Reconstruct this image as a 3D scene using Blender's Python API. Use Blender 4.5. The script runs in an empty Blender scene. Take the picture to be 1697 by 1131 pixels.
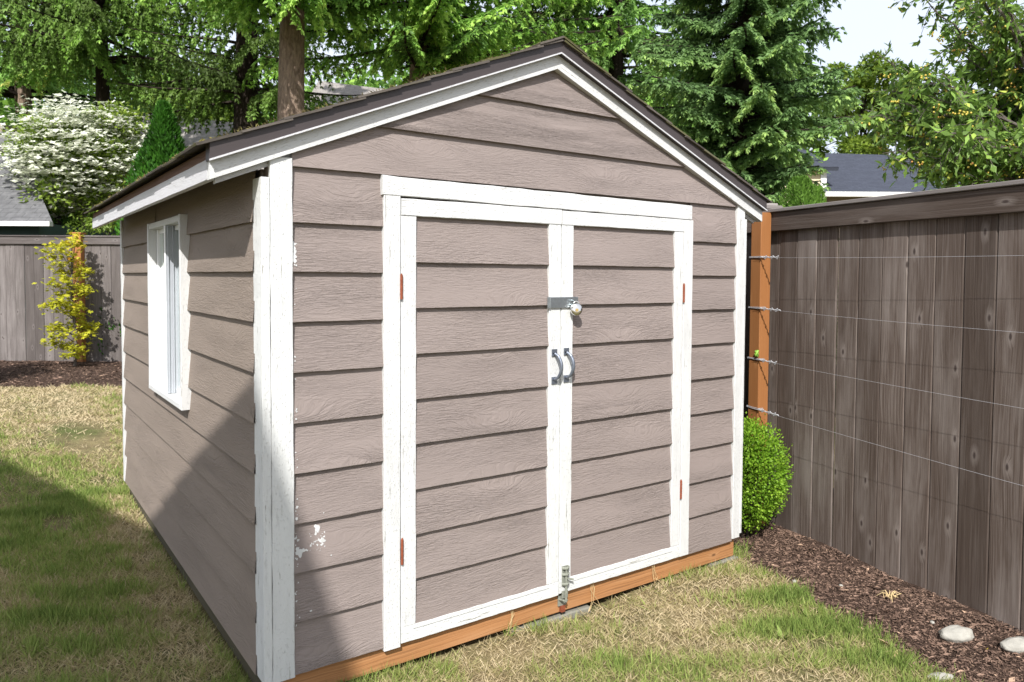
import bpy, math, random
import numpy as np
from mathutils import Vector
R_ = random.Random(7)
NP = np.random.default_rng(11)
rad = math.radians
S = bpy.context.scene
COL = S.collection

# ------------------------------------------------------------------ camera
F_PX, CAMP = 1234.6, np.array([-.755, -2.507, 1.379])
YAW, PIT, ROL = .615, -.038, .006
fw = np.array([math.sin(YAW)*math.cos(PIT), math.cos(YAW)*math.cos(PIT), math.sin(PIT)])
r0 = np.array([math.cos(YAW), -math.sin(YAW), 0.]); u0 = np.cross(r0, fw)
r1 = math.cos(ROL)*r0+math.sin(ROL)*u0; u1 = -math.sin(ROL)*r0+math.cos(ROL)*u0
cam_d = bpy.data.cameras.new('camera'); cam = bpy.data.objects.new('camera', cam_d); COL.objects.link(cam)
from mathutils import Matrix
cam.matrix_world = Matrix(((r1[0], u1[0], -fw[0], CAMP[0]), (r1[1], u1[1], -fw[1], CAMP[1]), (r1[2], u1[2], -fw[2], CAMP[2]), (0, 0, 0, 1)))
cam_d.sensor_width = 36; cam_d.lens = F_PX/1697*36
cam_d.shift_y = -(565.5-507.0)/1697
cam_d.clip_start = .05; cam_d.clip_end = 2000
cam_d.dof.use_dof = True; cam_d.dof.focus_distance = 3.3; cam_d.dof.aperture_fstop = 8.0
S.camera = cam

def at(px, py, D):                       # where a point seen in the photo stands, D metres deep
    d = fw+r1*(px-848.5)/F_PX-u1*(py-507.0)/F_PX
    return CAMP+d*D

# ------------------------------------------------------------------ light
w = bpy.data.worlds.new('World'); S.world = w; w.use_nodes = True
nt = w.node_tree; nt.nodes.clear()
sky = nt.nodes.new('ShaderNodeTexSky'); sky.sky_type = 'NISHITA'; sky.sun_disc = False
SUN_D = Vector((.465, .567, -.68)).normalized()
sky.sun_elevation = math.asin(-SUN_D.z); sky.sun_rotation = math.atan2(-SUN_D.x, -SUN_D.y)
sky.air_density = 1.0; sky.dust_density = 4.0; sky.ozone_density = 1.0
bg = nt.nodes.new('ShaderNodeBackground'); bg.inputs[1].default_value = .15
wo = nt.nodes.new('ShaderNodeOutputWorld')
# thin bright cloud veil over the blue
tcw = nt.nodes.new('ShaderNodeTexCoord'); cl = nt.nodes.new('ShaderNodeTexNoise'); cl.inputs['Scale'].default_value = 2.2; cl.inputs['Detail'].default_value = 5
nt.links.new(tcw.outputs['Generated'], cl.inputs['Vector'])
cr = nt.nodes.new('ShaderNodeMapRange'); cr.inputs[1].default_value = .3; cr.inputs[2].default_value = .7; cr.inputs[3].default_value = .75; cr.inputs[4].default_value = 1.0
nt.links.new(cl.outputs[0], cr.inputs[0])
mxw = nt.nodes.new('ShaderNodeMix'); mxw.data_type = 'RGBA'; mxw.inputs[7].default_value = (2.85, 3.05, 3.5, 1)
nt.links.new(cr.outputs[0], mxw.inputs[0]); nt.links.new(sky.outputs[0], mxw.inputs[6])
nt.links.new(mxw.outputs[2], bg.inputs[0]); nt.links.new(bg.outputs[0], wo.inputs[0])
sd = bpy.data.lights.new('sun', 'SUN'); sd.energy = 2.9; sd.angle = rad(.55); sd.color = (1, .97, .93)
sun = bpy.data.objects.new('sun', sd); COL.objects.link(sun)
sun.rotation_euler = SUN_D.to_track_quat('-Z', 'Y').to_euler()
S.view_settings.view_transform = 'Standard'; S.view_settings.look = 'None'
S.view_settings.exposure = 1.22; S.view_settings.gamma = 1

# ------------------------------------------------------------------ materials
def srgb(r, g, b):
    f = lambda c: (c/255/12.92) if c/255 <= .04045 else ((c/255+.055)/1.055)**2.4
    return (f(r), f(g), f(b))
class NT:
    def __init__(s, name, rough=.8, spec=.3):
        s.m = bpy.data.materials.new(name); s.m.use_nodes = True; s.t = s.m.node_tree
        s.b = s.t.nodes['Principled BSDF']; s.out = s.t.nodes['Material Output']
        s.b.inputs['Roughness'].default_value = rough; s.b.inputs['Specular IOR Level'].default_value = spec
    def n(s, kind, ins=None, **kw):
        nd = s.t.nodes.new('ShaderNode'+kind)
        for k, v in kw.items(): setattr(nd, k, v)
        for k, v in (ins or {}).items(): s.set(nd.inputs[k], v)
        return nd
    def set(s, inp, v):
        if hasattr(v, 'is_linked') or hasattr(v, 'links') and hasattr(v, 'node'): s.t.links.new(v, inp)
        else: inp.default_value = v
    def ramp(s, fac, stops, interp='LINEAR'):
        nd = s.n('ValToRGB'); s.t.links.new(fac, nd.inputs[0]); e = nd.color_ramp.elements
        nd.color_ramp.interpolation = interp
        while len(e) < len(stops): e.new(.5)
        for el, (p, c) in zip(e, stops):
            el.position = p; el.color = (c, c, c, 1) if isinstance(c, (int, float)) else (*c, 1)
        return nd.outputs[0]
    def math(s, op, a, b=0., clamp=False):
        nd = s.n('Math', operation=op, use_clamp=clamp); s.set(nd.inputs[0], a); s.set(nd.inputs[1], b); return nd.outputs[0]
    def mix(s, fac, a, b, mode='MIX'):
        nd = s.n('Mix', data_type='RGBA', blend_type=mode); s.set(nd.inputs[0], fac)
        for i, v in ((6, a), (7, b)):
            if isinstance(v, tuple): v = (*v[:3], 1)
            s.set(nd.inputs[i], v)
        return nd.outputs[2]
    def uv(s, sx=1, sy=1):
        u = s.n('UVMap'); mp = s.n('Mapping'); s.t.links.new(u.outputs[0], mp.inputs[0]); mp.inputs['Scale'].default_value = (sx, sy, 1); return mp.outputs[0]
    def obj(s, sx=1, sy=1, sz=1):
        u = s.n('TexCoord'); mp = s.n('Mapping'); s.t.links.new(u.outputs['Object'], mp.inputs[0]); mp.inputs['Scale'].default_value = (sx, sy, sz); return mp.outputs[0]
    def noise(s, vec, scale, detail=4, rough=.55, dist=0):
        return s.n('TexNoise', {'Vector': vec, 'Scale': scale, 'Detail': detail, 'Roughness': rough, 'Distortion': dist}).outputs[0]
    def attr(s, name='tone'):
        return s.n('Attribute', attribute_name=name).outputs['Fac']
    def color(s, c): s.set(s.b.inputs['Base Color'], (*c, 1) if isinstance(c, tuple) else c)
    def bump(s, h, strength=.5, dist=.01):
        nd = s.n('Bump', {'Strength': strength, 'Distance': dist, 'Height': h}); s.t.links.new(nd.outputs[0], s.b.inputs['Normal']); return nd

M = {}
def grainy(name, base, dark, rough=.75, emboss=.0020, speck=None):
    """Embossed wood-grain lap siding: wavy ridges running along u, painted."""
    t = NT(name, rough, .25)
    warp = t.noise(t.uv(1.6, 7), 1.0, 2)
    wv = t.n('Mapping', {'Vector': t.uv(1, 1)})
    comb = t.n('CombineXYZ'); sep = t.n('SeparateXYZ'); t.t.links.new(t.uv(), sep.inputs[0])
    vo = t.n('TexVoronoi', {'Vector': t.uv(1.5, 5.), 'Scale': 1.0, 'Randomness': 1.0}, feature='F1', voronoi_dimensions='2D')
    eye = t.ramp(vo.outputs['Distance'], [(.0, 1), (.38, 0)], 'EASE'); big = t.noise(t.uv(.9, 1.6), 1.0, 2)
    v2 = t.math('ADD', sep.outputs[1], t.math('ADD', t.math('MULTIPLY', t.math('ADD', warp, big), .05), t.math('MULTIPLY', eye, .05)))
    t.t.links.new(t.math('MULTIPLY', sep.outputs[0], 19.), comb.inputs[0]); t.t.links.new(t.math('MULTIPLY', v2, 185.), comb.inputs[1])
    n1 = t.noise(comb.outputs[0], 1.0, 4, .62, .9)
    comb2 = t.n('CombineXYZ'); t.t.links.new(t.math('MULTIPLY', sep.outputs[0], 3.), comb2.inputs[0]); t.t.links.new(t.math('MULTIPLY', v2, 26.), comb2.inputs[1])
    n2 = t.noise(comb2.outputs[0], 1.0, 3, .5)
    amp = t.ramp(t.noise(t.uv(1.3, 6.), 1.0, 3), [(.35, .25), (.65, 1)])
    h = t.math('MULTIPLY', t.math('ADD', t.ramp(n1, [(.36, 0), (.62, 1)]), t.math('MULTIPLY', n2, 1.0)), amp)
    t.bump(h, 1.0, emboss)
    dirt = t.noise(t.uv(.8, 2.5), 1.3, 5)
    c = t.mix(t.ramp(dirt, [(.35, 0), (.7, 1)]), base, tuple(x*.88 for x in base))
    c = t.mix(t.math('MULTIPLY', t.ramp(n1, [(.25, 1), (.42, 0)]), .55), c, dark)
    c = t.mix(t.math('MULTIPLY', t.attr(), .16), c, tuple(x*.78 for x in base))
    if speck:
        sp = t.noise(t.uv(60, 60), 1.0, 2)
        c = t.mix(t.ramp(sp, [(.73, 0), (.76, 1)]), c, speck)
    t.color(c); M[name] = t.m
grainy('siding', (.270, .225, .208), (.15, .118, .106))

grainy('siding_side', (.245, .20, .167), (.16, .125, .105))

def white_paint(name, base=(.60, .605, .60), wear=.0, emboss=.0013):
    t = NT(name, .6, .3)
    uvv = t.uv(14, 90); n1 = t.noise(uvv, 1.0, 4, .6, .4)
    pits = t.noise(t.uv(70, 190), 1.0, 2)
    crack = t.ramp(t.noise(t.uv(5, 85), 1.0, 5, .7), [(.63, 0), (.66, 1)])
    dirt = t.ramp(t.noise(t.uv(3, 9), 1.0, 6, .65), [(.45, 0), (.75, 1)])
    h = t.math('ADD', n1, t.math('MULTIPLY', t.ramp(pits, [(.3, 0), (.42, 1)]), .8))
    t.bump(h, 1.0, emboss)
    c = t.mix(t.math('MULTIPLY', dirt, .45), base, (.42, .42, .41))
    c = t.mix(t.math('MULTIPLY', t.ramp(pits, [(.24, 1), (.30, 0)]), .5), c, (.25, .24, .22))
    c = t.mix(t.math('MULTIPLY', crack, .75+wear), c, (.20, .19, .16))
    if wear:
        wm = t.ramp(t.noise(t.uv(7, 30), 1.0, 6, .7), [(.60, 0), (.66, 1)])
        c = t.mix(t.math('MULTIPLY', wm, wear), c, (.34, .34, .33))
    t.color(c); M[name] = t.m
white_paint('white_paint'); white_paint('worn_white', (.62, .63, .62), .35, .0014)
white_paint('dull_white', (.56, .56, .58), .1)

def wood(name, dark, mid, light, rough=.8, knots=True, emboss=.0012, knot_c=(.03, .02, .018), scale=1.0):
    t = NT(name, rough, .2)
    sep = t.n('SeparateXYZ'); t.t.links.new(t.uv(scale, scale), sep.inputs[0])
    # knots bend the grain round them
    v = t.n('TexVoronoi', {'Vector': t.uv(3.0*scale, 7.*scale), 'Scale': 1.0, 'Randomness': 1.0}, feature='F1', voronoi_dimensions='2D')
    rnd_ = t.n('SeparateColor'); t.t.links.new(v.outputs['Color'], rnd_.inputs[0]); kd = t.math('ADD', v.outputs['Distance'], t.math('MULTIPLY', t.math('GREATER_THAN', rnd_.outputs[0], .42), 1.))
    knot = t.ramp(kd, [(.028, 1), (.062, 0)]); halo = t.ramp(kd, [(.04, 1), (.17, 0)])
    warp = t.noise(t.uv(1.1*scale, 5*scale), 1.0, 3)
    v2 = t.math('ADD', sep.outputs[1], t.math('ADD', t.math('MULTIPLY', warp, .07), t.math('MULTIPLY', halo, .012)))
    comb = t.n('CombineXYZ'); t.t.links.new(t.math('MULTIPLY', sep.outputs[0], 2.2), comb.inputs[0]); t.t.links.new(t.math('MULTIPLY', v2, 170.), comb.inputs[1])
    n1 = t.noise(comb.outputs[0], 1.0, 4, .6, .3)
    blotch = t.noise(t.uv(1.5*scale, 9*scale), 1.0, 5, .6)
    c = t.ramp(n1, [(.24, dark), (.5, mid), (.86, light)])
    c = t.mix(t.ramp(blotch, [(.46, .0), (.72, .75)]), c, light)
    c = t.mix(t.math('MULTIPLY', t.attr(), .72), c, tuple(x*.9 for x in dark))
    if knots:
        c = t.mix(t.math('MULTIPLY', halo, .38), c, light)
        c = t.mix(t.math('MULTIPLY', knot, .85), c, knot_c)
    t.color(c); t.bump(t.math('ADD', n1, t.math('MULTIPLY', knot, -.5)), 1.0, emboss); M[name] = t.m
wood('fence_wood', (.044, .031, .024), (.115, .088, .074), (.27, .235, .215))
wood('grey_wood', (.13, .115, .11), (.25, .225, .215), (.42, .39, .375))
wood('pale_fence', (.065, .054, .050), (.145, .128, .122), (.27, .245, .235))
wood('cedar_stain', (.26, .105, .036), (.43, .19, .068), (.52, .26, .11), .6, True, .0005, (.14, .05, .02))
wood('beam_orange', (.18, .09, .042), (.40, .19, .078), (.47, .26, .13), .55, True, .0006, (.12, .06, .03))
wood('mossy_wood', (.05, .045, .03), (.09, .08, .05), (.14, .12, .08), .9, False)
wood('raw_wood', (.10, .06, .045), (.16, .10, .075), (.22, .15, .12), .9, False)

def plain(name, c, rough=.6, metal=0., var=.15, scale=30, bump=.0, spec=.4):
    t = NT(name, rough, spec); t.b.inputs['Metallic'].default_value = metal
    n = t.noise(t.obj(), scale, 4, .6)
    t.color(t.mix(n, tuple(x*(1-var) for x in c), tuple(min(1, x*(1+var)) for x in c)))
    if bump: t.bump(n, 1.0, bump)
    M[name] = t.m
plain('brown_metal', (.052, .042, .042), .5, 0, .12, 8, .0004)
plain('dark_core', (.05, .045, .04)); plain('interior', (.16, .13, .10), .9)
plain('vinyl', (.78, .79, .80), .35, 0, .03); plain('grey_vinyl', (.36, .38, .41), .45, 0, .08)
plain('rust', (.24, .065, .03), .8, .2, .5, 90, .0006); plain('pewter', (.20, .225, .27), .42, .7, .3, 60, .0003)
plain('zinc', (.42, .46, .48), .38, .9, .25, 70, .0003); plain('chrome', (.72, .70, .66), .12, 1., .05)
plain('corroded_zinc', (.22, .23, .19), .85, .1, .6, 120, .001)
plain('brass', (.55, .40, .16), .3, 1.); plain('black', (.01, .01, .01), .5)
plain('concrete', (.20, .195, .165), .95, 0, .35, 18, .003); plain('wire', (.40, .40, .42), .5, .2)
plain('cream_siding', (.62, .53, .36), .8, 0, .06, 2); plain('teal_wall', (.055, .10, .095), .8, 0, .1, 3)
plain('trim_white', (.72, .72, .70), .6, 0, .05); plain('tan_wall', (.26, .21, .16), .8)
plain('grey_wall', (.55, .56, .57), .8, 0, .08)
plain('stone', (.33, .32, .285), .85, 0, .55, 14, .008); plain('straw', (.55, .42, .22), .8, 0, .3, 60)
plain('pvc_yellow', (.70, .55, .03), .6); plain('green_tape', (.30, .55, .08), .5)

def glass_mat():
    t = NT('window_glass', .02, .8)
    g = t.n('BsdfGlossy', {'Roughness': .015, 'Color': (.9, .95, .93, 1)}); tr = t.n('BsdfTransparent', {'Color': (.75, .82, .80, 1)})
    fr = t.n('Fresnel', {'IOR': 1.55}); fac = t.math('ADD', t.math('MULTIPLY', fr.outputs[0], 1.6), .06, True)
    mx = t.n('MixShader'); t.set(mx.inputs[0], fac); t.t.links.new(tr.outputs[0], mx.inputs[1]); t.t.links.new(g.outputs[0], mx.inputs[2])
    t.t.links.new(mx.outputs[0], t.out.inputs[0]); M['glass'] = t.m
glass_mat()

def shingle(name, a, b, moss=0.):
    t = NT(name, .95, .15)
    n = t.noise(t.uv(9, 9), 1.0, 4); gran = t.noise(t.uv(260, 260), 1.0, 2)
    c = t.mix(t.ramp(n, [(.3, 0), (.7, 1)]), a, b)
    br = t.n('TexBrick', {'Vector': t.uv(1, 1), 'Scale': 1.0, 'Mortar Size': .006, 'Brick Width': .3, 'Row Height': .14,
        'Color1': (1, 1, 1, 1), 'Color2': (.78, .78, .78, 1), 'Mortar': (.45, .45, .45, 1)})
    c = t.mix(.8, c, br.outputs[0], 'MULTIPLY')
    c = t.mix(t.math('MULTIPLY', gran, .4), c, tuple(x*.4 for x in a))
    if moss:
        c = t.mix(t.math('MULTIPLY', t.ramp(t.noise(t.uv(6, 6), 1., 5), [(.5, 0), (.6, 1)]), moss), c, (.10, .10, .03))
    t.color(c); t.bump(t.math('ADD', gran, br.outputs[1]), .6, .003); M[name] = t.m
shingle('shed_shingle', (.10, .085, .075), (.17, .15, .13), .6)
shingle('grey_shingle', (.12, .12, .125), (.19, .19, .195)); shingle('beige_shingle', (.27, .25, .235), (.36, .335, .31)); shingle('blue_shingle', (.055, .06, .082), (.075, .085, .11))

def leafy(name, stops, trans=.42, rough=.55):
    t = NT(name, rough, .35)
    c = t.ramp(t.attr(), stops)
    t.color(c)
    tr = t.n('BsdfTranslucent'); t.t.links.new(c, tr.inputs[0])
    mx = t.n('MixShader', {0: trans}); t.t.links.new(t.b.outputs[0], mx.inputs[1]); t.t.links.new(tr.outputs[0], mx.inputs[2])
    t.t.links.new(mx.outputs[0], t.out.inputs[0]); M[name] = t.m
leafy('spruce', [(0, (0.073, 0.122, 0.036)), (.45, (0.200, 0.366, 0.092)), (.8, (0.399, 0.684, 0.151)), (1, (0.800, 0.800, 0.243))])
leafy('spruce_bright', [(0, (0.045, 0.084, 0.024)), (.4, (0.129, 0.257, 0.055)), (.75, (0.273, 0.499, 0.089)), (1, (0.515, 0.757, 0.165))])
leafy('spruce_olive', [(0, (0.065, 0.099, 0.026)), (.5, (0.162, 0.263, 0.054)), (.85, (0.274, 0.488, 0.086)), (1, (0.485, 0.800, 0.134))])
leafy('spruce_blue', [(0, (0.040, 0.073, 0.031)), (.4, (0.122, 0.218, 0.075)), (.75, (0.229, 0.379, 0.124)), (1, (0.415, 0.590, 0.169))])
leafy('leaf_mid', [(0, (0.059, 0.120, 0.025)), (.5, (0.188, 0.359, 0.062)), (1, (0.458, 0.693, 0.125))])
leafy('leaf_lime', [(0, (0.069, 0.115, 0.014)), (.5, (0.184, 0.276, 0.034)), (1, (0.345, 0.460, 0.069))], .4)
leafy('leaf_cherry', [(0, (0.063, 0.119, 0.029)), (.5, (0.182, 0.299, 0.065)), (.85, (0.309, 0.494, 0.098)), (1, (0.616, 0.708, 0.130))])
leafy('thuja', [(0, (0.023, 0.078, 0.008)), (.5, (0.058, 0.195, 0.018)), (1, (0.130, 0.351, 0.039))])
leafy('arborvitae', [(0, (0.091, 0.195, 0.026)), (1, (0.260, 0.468, 0.078))])
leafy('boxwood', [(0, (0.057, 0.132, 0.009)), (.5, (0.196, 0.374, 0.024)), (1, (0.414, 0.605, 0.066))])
leafy('maple_leaf', [(0, (.40, .42, .03)), (.55, (.62, .60, .05)), (.85, (.72, .52, .05)), (1, (.70, .34, .04))], .4)
leafy('dogwood_bract', [(0, (.60, .64, .48)), (1, (.84, .84, .76))], .3)
leafy('grass', [(0, (.13, .20, .04)), (.3, (.22, .30, .07)), (.5, (.31, .37, .10)), (.62, (.37, .34, .15)), (.8, (.48, .39, .22)), (1, (.60, .50, .32))], .3, .7)
leafy('mulch_chip', [(0, (0.057, 0.034, 0.025)), (.5, (0.189, 0.121, 0.088)), (.9, (0.257, 0.169, 0.125)), (1, (0.405, 0.273, 0.188))], .0, .9)
leafy('berry', [(0, (.60, .52, .10)), (.85, (.62, .46, .09)), (1, (.55, .25, .08))], .15, .3)
leafy('moss', [(0, (.09, .07, .03)), (1, (.26, .23, .07))], .2, .9)

def bark(name, a, b):
    t = NT(name, .95, .1)
    n = t.noise(t.obj(9, 9, 2.4), 2.6, 7, .75, .6)
    t.color(t.ramp(n, [(.3, a), (.7, b)])); t.bump(n, 1., .04); M[name] = t.m
bark('bark', (.09, .062, .045), (.40, .30, .23)); bark('bark_dark', (.018, .014, .011), (.06, .047, .038)); bark('bark_twig', (.10, .08, .07), (.24, .21, .19))

def ground_mat():
    t = NT('lawn_soil', .95, .1)
    p = t.obj()
    n1 = t.noise(p, 1.6, 5, .6); n2 = t.noise(p, 9, 5, .65); n3 = t.noise(p, 70, 4, .7)
    c = t.ramp(n1, [(.35, (.13, .16, .05)), (.5, (.27, .24, .115)), (.68, (.36, .28, .155))])
    c = t.mix(t.ramp(n2, [(.45, 0), (.7, .75)]), c, (.15, .105, .065))
    c = t.mix(t.math('MULTIPLY', n3, .5), c, (.08, .065, .035))
    t.color(c); t.bump(t.math('ADD', n2, n3), 1., .02); M['lawn_soil'] = t.m
    t = NT('mulch', .95, .1); p = t.obj()
    n2 = t.noise(p, 28, 6, .7); n3 = t.noise(p, 130, 4, .7)
    t.color(t.ramp(t.math('MULTIPLY', t.math('ADD', n2, n3), .5), [(.35, (.04, .026, .02)), (.55, (.11, .072, .055)), (.72, (.18, .125, .095))]))
    t.bump(t.math('ADD', n2, n3), 1., .03); M['mulch'] = t.m
ground_mat()

# ------------------------------------------------------------------ helpers
def tag(o, label=None, cat=None, group=None, kind=None):
    if label: o['label'] = label
    if cat: o['category'] = cat
    if group: o['group'] = group
    if kind: o['kind'] = kind
    return o
def empty(name, loc, label, cat, group=None):
    o = bpy.data.objects.new(name, None); COL.objects.link(o); o.location = Vector([float(x) for x in loc]); o.empty_display_size = .1
    return tag(o, label, cat, group)
def link(me, name, mat, parent=None, origin=None):
    o = bpy.data.objects.new(name, me); COL.objects.link(o)
    if mat: me.materials.append(M[mat])
    if parent:                                        # geometry is given in world space
        o.parent = parent; me.transform(Matrix.Translation(-Vector(parent_world(parent))))
    return o
def parent_world(p):
    l = Vector(p.location)
    while p.parent: p = p.parent; l = l+Vector(p.location)
    return l
class MB:
    def __init__(s): s.v = []; s.f = []; s.uv = []; s.t = []
    def face(s, idx, uvs, tone): s.f.append(idx); s.uv.extend(uvs); s.t.append(tone)
    def board(s, o, ax, ay, az, L, W, T, n=1, jit=0., ch=.0015, tone=None, capT=0., grain='x'):
        """box from corner o: length L along ax, width W along ay, thickness T along az; chamfered, edges may wobble"""
        o, ax, ay, az = (np.array(q, float) for q in (o, ax, ay, az))
        ax /= np.linalg.norm(ax); ay /= np.linalg.norm(ay); az /= np.linalg.norm(az)
        if np.dot(np.cross(ax, ay), az) < 0: flip = True
        else: flip = False
        tone = R_.random() if tone is None else tone
        ru, rv = R_.random()*50, R_.random()*50; c = min(ch, W*.3, T*.3)
        prof = [(c, 0), (W-c, 0), (W, c), (W, T-c), (W-c, T), (c, T), (0, T-c), (0, c)]
        per = [0]
        for i in range(8):
            a, b = prof[i], prof[(i+1) % 8]; per.append(per[-1]+math.hypot(a[0]-b[0], a[1]-b[1]))
        base = len(s.v)
        for k in range(n+1):
            u = L*k/n
            j0, j1 = (R_.uniform(-jit, jit), R_.uniform(-jit, jit)) if jit else (0, 0)
            for (a, b) in prof:
                a2 = a+(j0 if a < W/2 else j1)
                s.v.append(o+ax*u+ay*a2+az*b)
        for k in range(n):
            for i in range(8):
                i2 = (i+1) % 8; a = base+k*8+i; b = base+k*8+i2; c2 = b+8; d = a+8
                u0, u1_ = L*k/n+ru, L*(k+1)/n+ru; v0, v1 = per[i]+rv, per[i+1]+rv
                idx = [a, d, c2, b]; uv = [(u0, v0), (u1_, v0), (u1_, v1), (u0, v1)]
                if not flip: s.face(idx, uv, tone)
                else: s.face(idx[::-1], uv[::-1], tone)
        for e, k in ((0, 0), (1, n)):
            idx = [base+k*8+i for i in range(8)]; uv = [(p[0]*.2+ru, p[1]*.5+rv) for p in prof]
            if (e == 1) ^ flip: idx = idx; uv = uv
            else: idx = idx[::-1]; uv = uv[::-1]
            s.face(idx, uv, tone)
        return s
    def box(s, x0, x1, y0, y1, z0, z1, grain='z', **k):
        ch = k.pop('ch', .0015)
        if grain == 'z': return s.board((x0, y0, z0), (0, 0, 1), (1, 0, 0), (0, 1, 0), z1-z0, x1-x0, y1-y0, ch=ch, **k)
        if grain == 'x': return s.board((x0, y0, z0), (1, 0, 0), (0, 0, 1), (0, 1, 0), x1-x0, z1-z0, y1-y0, ch=ch, **k)
        return s.board((x0, y0, z0), (0, 1, 0), (0, 0, 1), (1, 0, 0), y1-y0, z1-z0, x1-x0, ch=ch, **k)
    def lap(s, P0, P1, Q0, Q1, out, lip=.0175, n=1, jit=.0008, tone=None):
        """one lap board: bottom edge P0-P1 stands out by lip, top edge Q0-Q1 lies on the wall"""
        P0, P1, Q0, Q1, out = (np.array(q, float) for q in (P0, P1, Q0, Q1, out))
        tone = R_.random() if tone is None else tone; ru, rv = R_.random()*50, R_.random()*50
        b = len(s.v); Lb = np.linalg.norm(P1-P0); H = np.linalg.norm(Q0-P0)
        for k in range(n+1):
            t = k/n; j = R_.uniform(-jit, jit); pb = P0+(P1-P0)*t+np.array((0, 0, j)); q = Q0+(Q1-Q0)*t
            s.v += [pb, pb+out*lip*1.0-np.array((0, 0, .0)), pb+out*(lip+.0)+np.array((0, 0, .0015)), q+out*.001]
        for k in range(n):
            a = b+4*k; c = a+4; u0, u1_ = ru+Lb*k/n, ru+Lb*(k+1)/n
            # top-edge u follows its own position so that a raked board keeps its grain level
            qa = ru+np.dot(Q0+(Q1-Q0)*k/n-P0, (P1-P0)/Lb); qb = ru+np.dot(Q0+(Q1-Q0)*(k+1)/n-P0, (P1-P0)/Lb)
            s.face([a, c, c+1, a+1], [(u0, rv), (u1_, rv), (u1_, rv+.01), (u0, rv+.01)], tone)
            s.face([a+1, c+1, c+2, a+2], [(u0, rv+.01), (u1_, rv+.01), (u1_, rv+.0115), (u0, rv+.0115)], tone)
            s.face([a+2, c+2, c+3, a+3], [(u0, rv+.0115), (u1_, rv+.0115), (qb, rv+H), (qa, rv+H)], tone)
    def tube(s, pts, rr, k=8, tone=None, cap=True):
        tone = R_.random() if tone is None else tone
        pts = [np.array(p, float) for p in pts]; n = len(pts)
        if not hasattr(rr, '__len__'): rr = [rr]*n
        b = len(s.v); ref = np.array((.13, .31, .94)); L = 0; ru = R_.random()*9
        for i, p in enumerate(pts):
            d = pts[min(i+1, n-1)]-pts[max(i-1, 0)]; d /= (np.linalg.norm(d)+1e-9)
            a = np.cross(d, ref)
            if np.linalg.norm(a) < .1: a = np.cross(d, (1, 0, 0))
            a /= np.linalg.norm(a); c = np.cross(d, a)
            for j in range(k):
                th = 2*math.pi*j/k; s.v.append(p+(a*math.cos(th)+c*math.sin(th))*rr[i])
        for i in range(n-1):
            l2 = L+np.linalg.norm(pts[i+1]-pts[i])
            for j in range(k):
                j2 = (j+1) % k; A = b+i*k+j; B = b+i*k+j2
                s.face([A, B, B+k, A+k], [(ru+L, j*.01), (ru+L, j*.01+.01), (ru+l2, j*.01+.01), (ru+l2, j*.01)], tone)
            L = l2
        if cap:
            s.face([b+j for j in range(k)][::-1], [(0, 0)]*k, tone); s.face([b+(n-1)*k+j for j in range(k)], [(0, 0)]*k, tone)
        return s
    def build(s, name, mat, parent=None, smooth=False):
        me = bpy.data.meshes.new(name); me.from_pydata([tuple(map(float, p)) for p in s.v], [], s.f)
        uvl = me.uv_layers.new(name='UVMap'); uvl.data.foreach_set('uv', np.array(s.uv, 'f').ravel())
        at_ = me.attributes.new('tone', 'FLOAT', 'FACE'); at_.data.foreach_set('value', np.array(s.t, 'f'))
        if smooth: me.polygons.foreach_set('use_smooth', [True]*len(s.f))
        me.update()
        return link(me, name, mat, parent)
def np_mesh(name, V, Fq, tone, mat, parent=None):
    """fast mesh from arrays: V (n,3), Fq (m,k)"""
    me = bpy.data.meshes.new(name); m, k = Fq.shape
    me.vertices.add(len(V)); me.vertices.foreach_set('co', np.ascontiguousarray(V, 'f').ravel())
    me.loops.add(m*k); me.loops.foreach_set('vertex_index', np.ascontiguousarray(Fq, 'i').ravel())
    me.polygons.add(m); me.polygons.foreach_set('loop_start', np.arange(0, m*k, k, dtype='i'))
    a = me.attributes.new('tone', 'FLOAT', 'FACE'); a.data.foreach_set('value', np.ascontiguousarray(tone, 'f'))
    me.update(calc_edges=True)
    return link(me, name, mat, parent)
def unit(v): return v/(np.linalg.norm(v, axis=-1, keepdims=True)+1e-9)
def leaves(P, A, Nn, L, W, fold=.25, mid=.45):
    """diamond leaves (one quad each, folded): base P, axis A, normal Nn, length L, width W -> V, F"""
    A = unit(A); Sd = unit(np.cross(A, Nn)); Nn = np.cross(Sd, A)
    L = np.broadcast_to(np.asarray(L, float), (len(P),))[:, None]; W = np.broadcast_to(np.asarray(W, float), (len(P),))[:, None]
    m = P+A*L*mid
    V = np.stack([P, m+Sd*W/2+Nn*W*fold, P+A*L, m-Sd*W/2+Nn*W*fold], 1).reshape(-1, 3)
    return V, np.arange(len(P)*4).reshape(-1, 4)
class Leaves:
    def __init__(s): s.V = []; s.T = []
    def add(s, P, A, Nn, L, W, tone, **k):
        V, _ = leaves(P, A, Nn, L, W, **k); s.V.append(V); s.T.append(np.broadcast_to(np.asarray(tone, float), (len(P),)))
    def build(s, name, mat, parent=None):
        V = np.concatenate(s.V); return np_mesh(name, V, np.arange(len(V)).reshape(-1, 4), np.concatenate(s.T), mat, parent)
def rnd(n, s=1.): return NP.normal(size=(n, 3))*s
def vnoise(P, scale, seed=0):
    """cheap smooth value noise in 2-3 dims from a few sines"""
    g = np.random.default_rng(seed); out = np.zeros(len(P))
    for i in range(7):
        k = g.normal(size=P.shape[1])*scale*(1+.35*i); out += np.sin(P@k+g.random()*6.28)/(1+.25*i)
    return out/2.6

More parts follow.
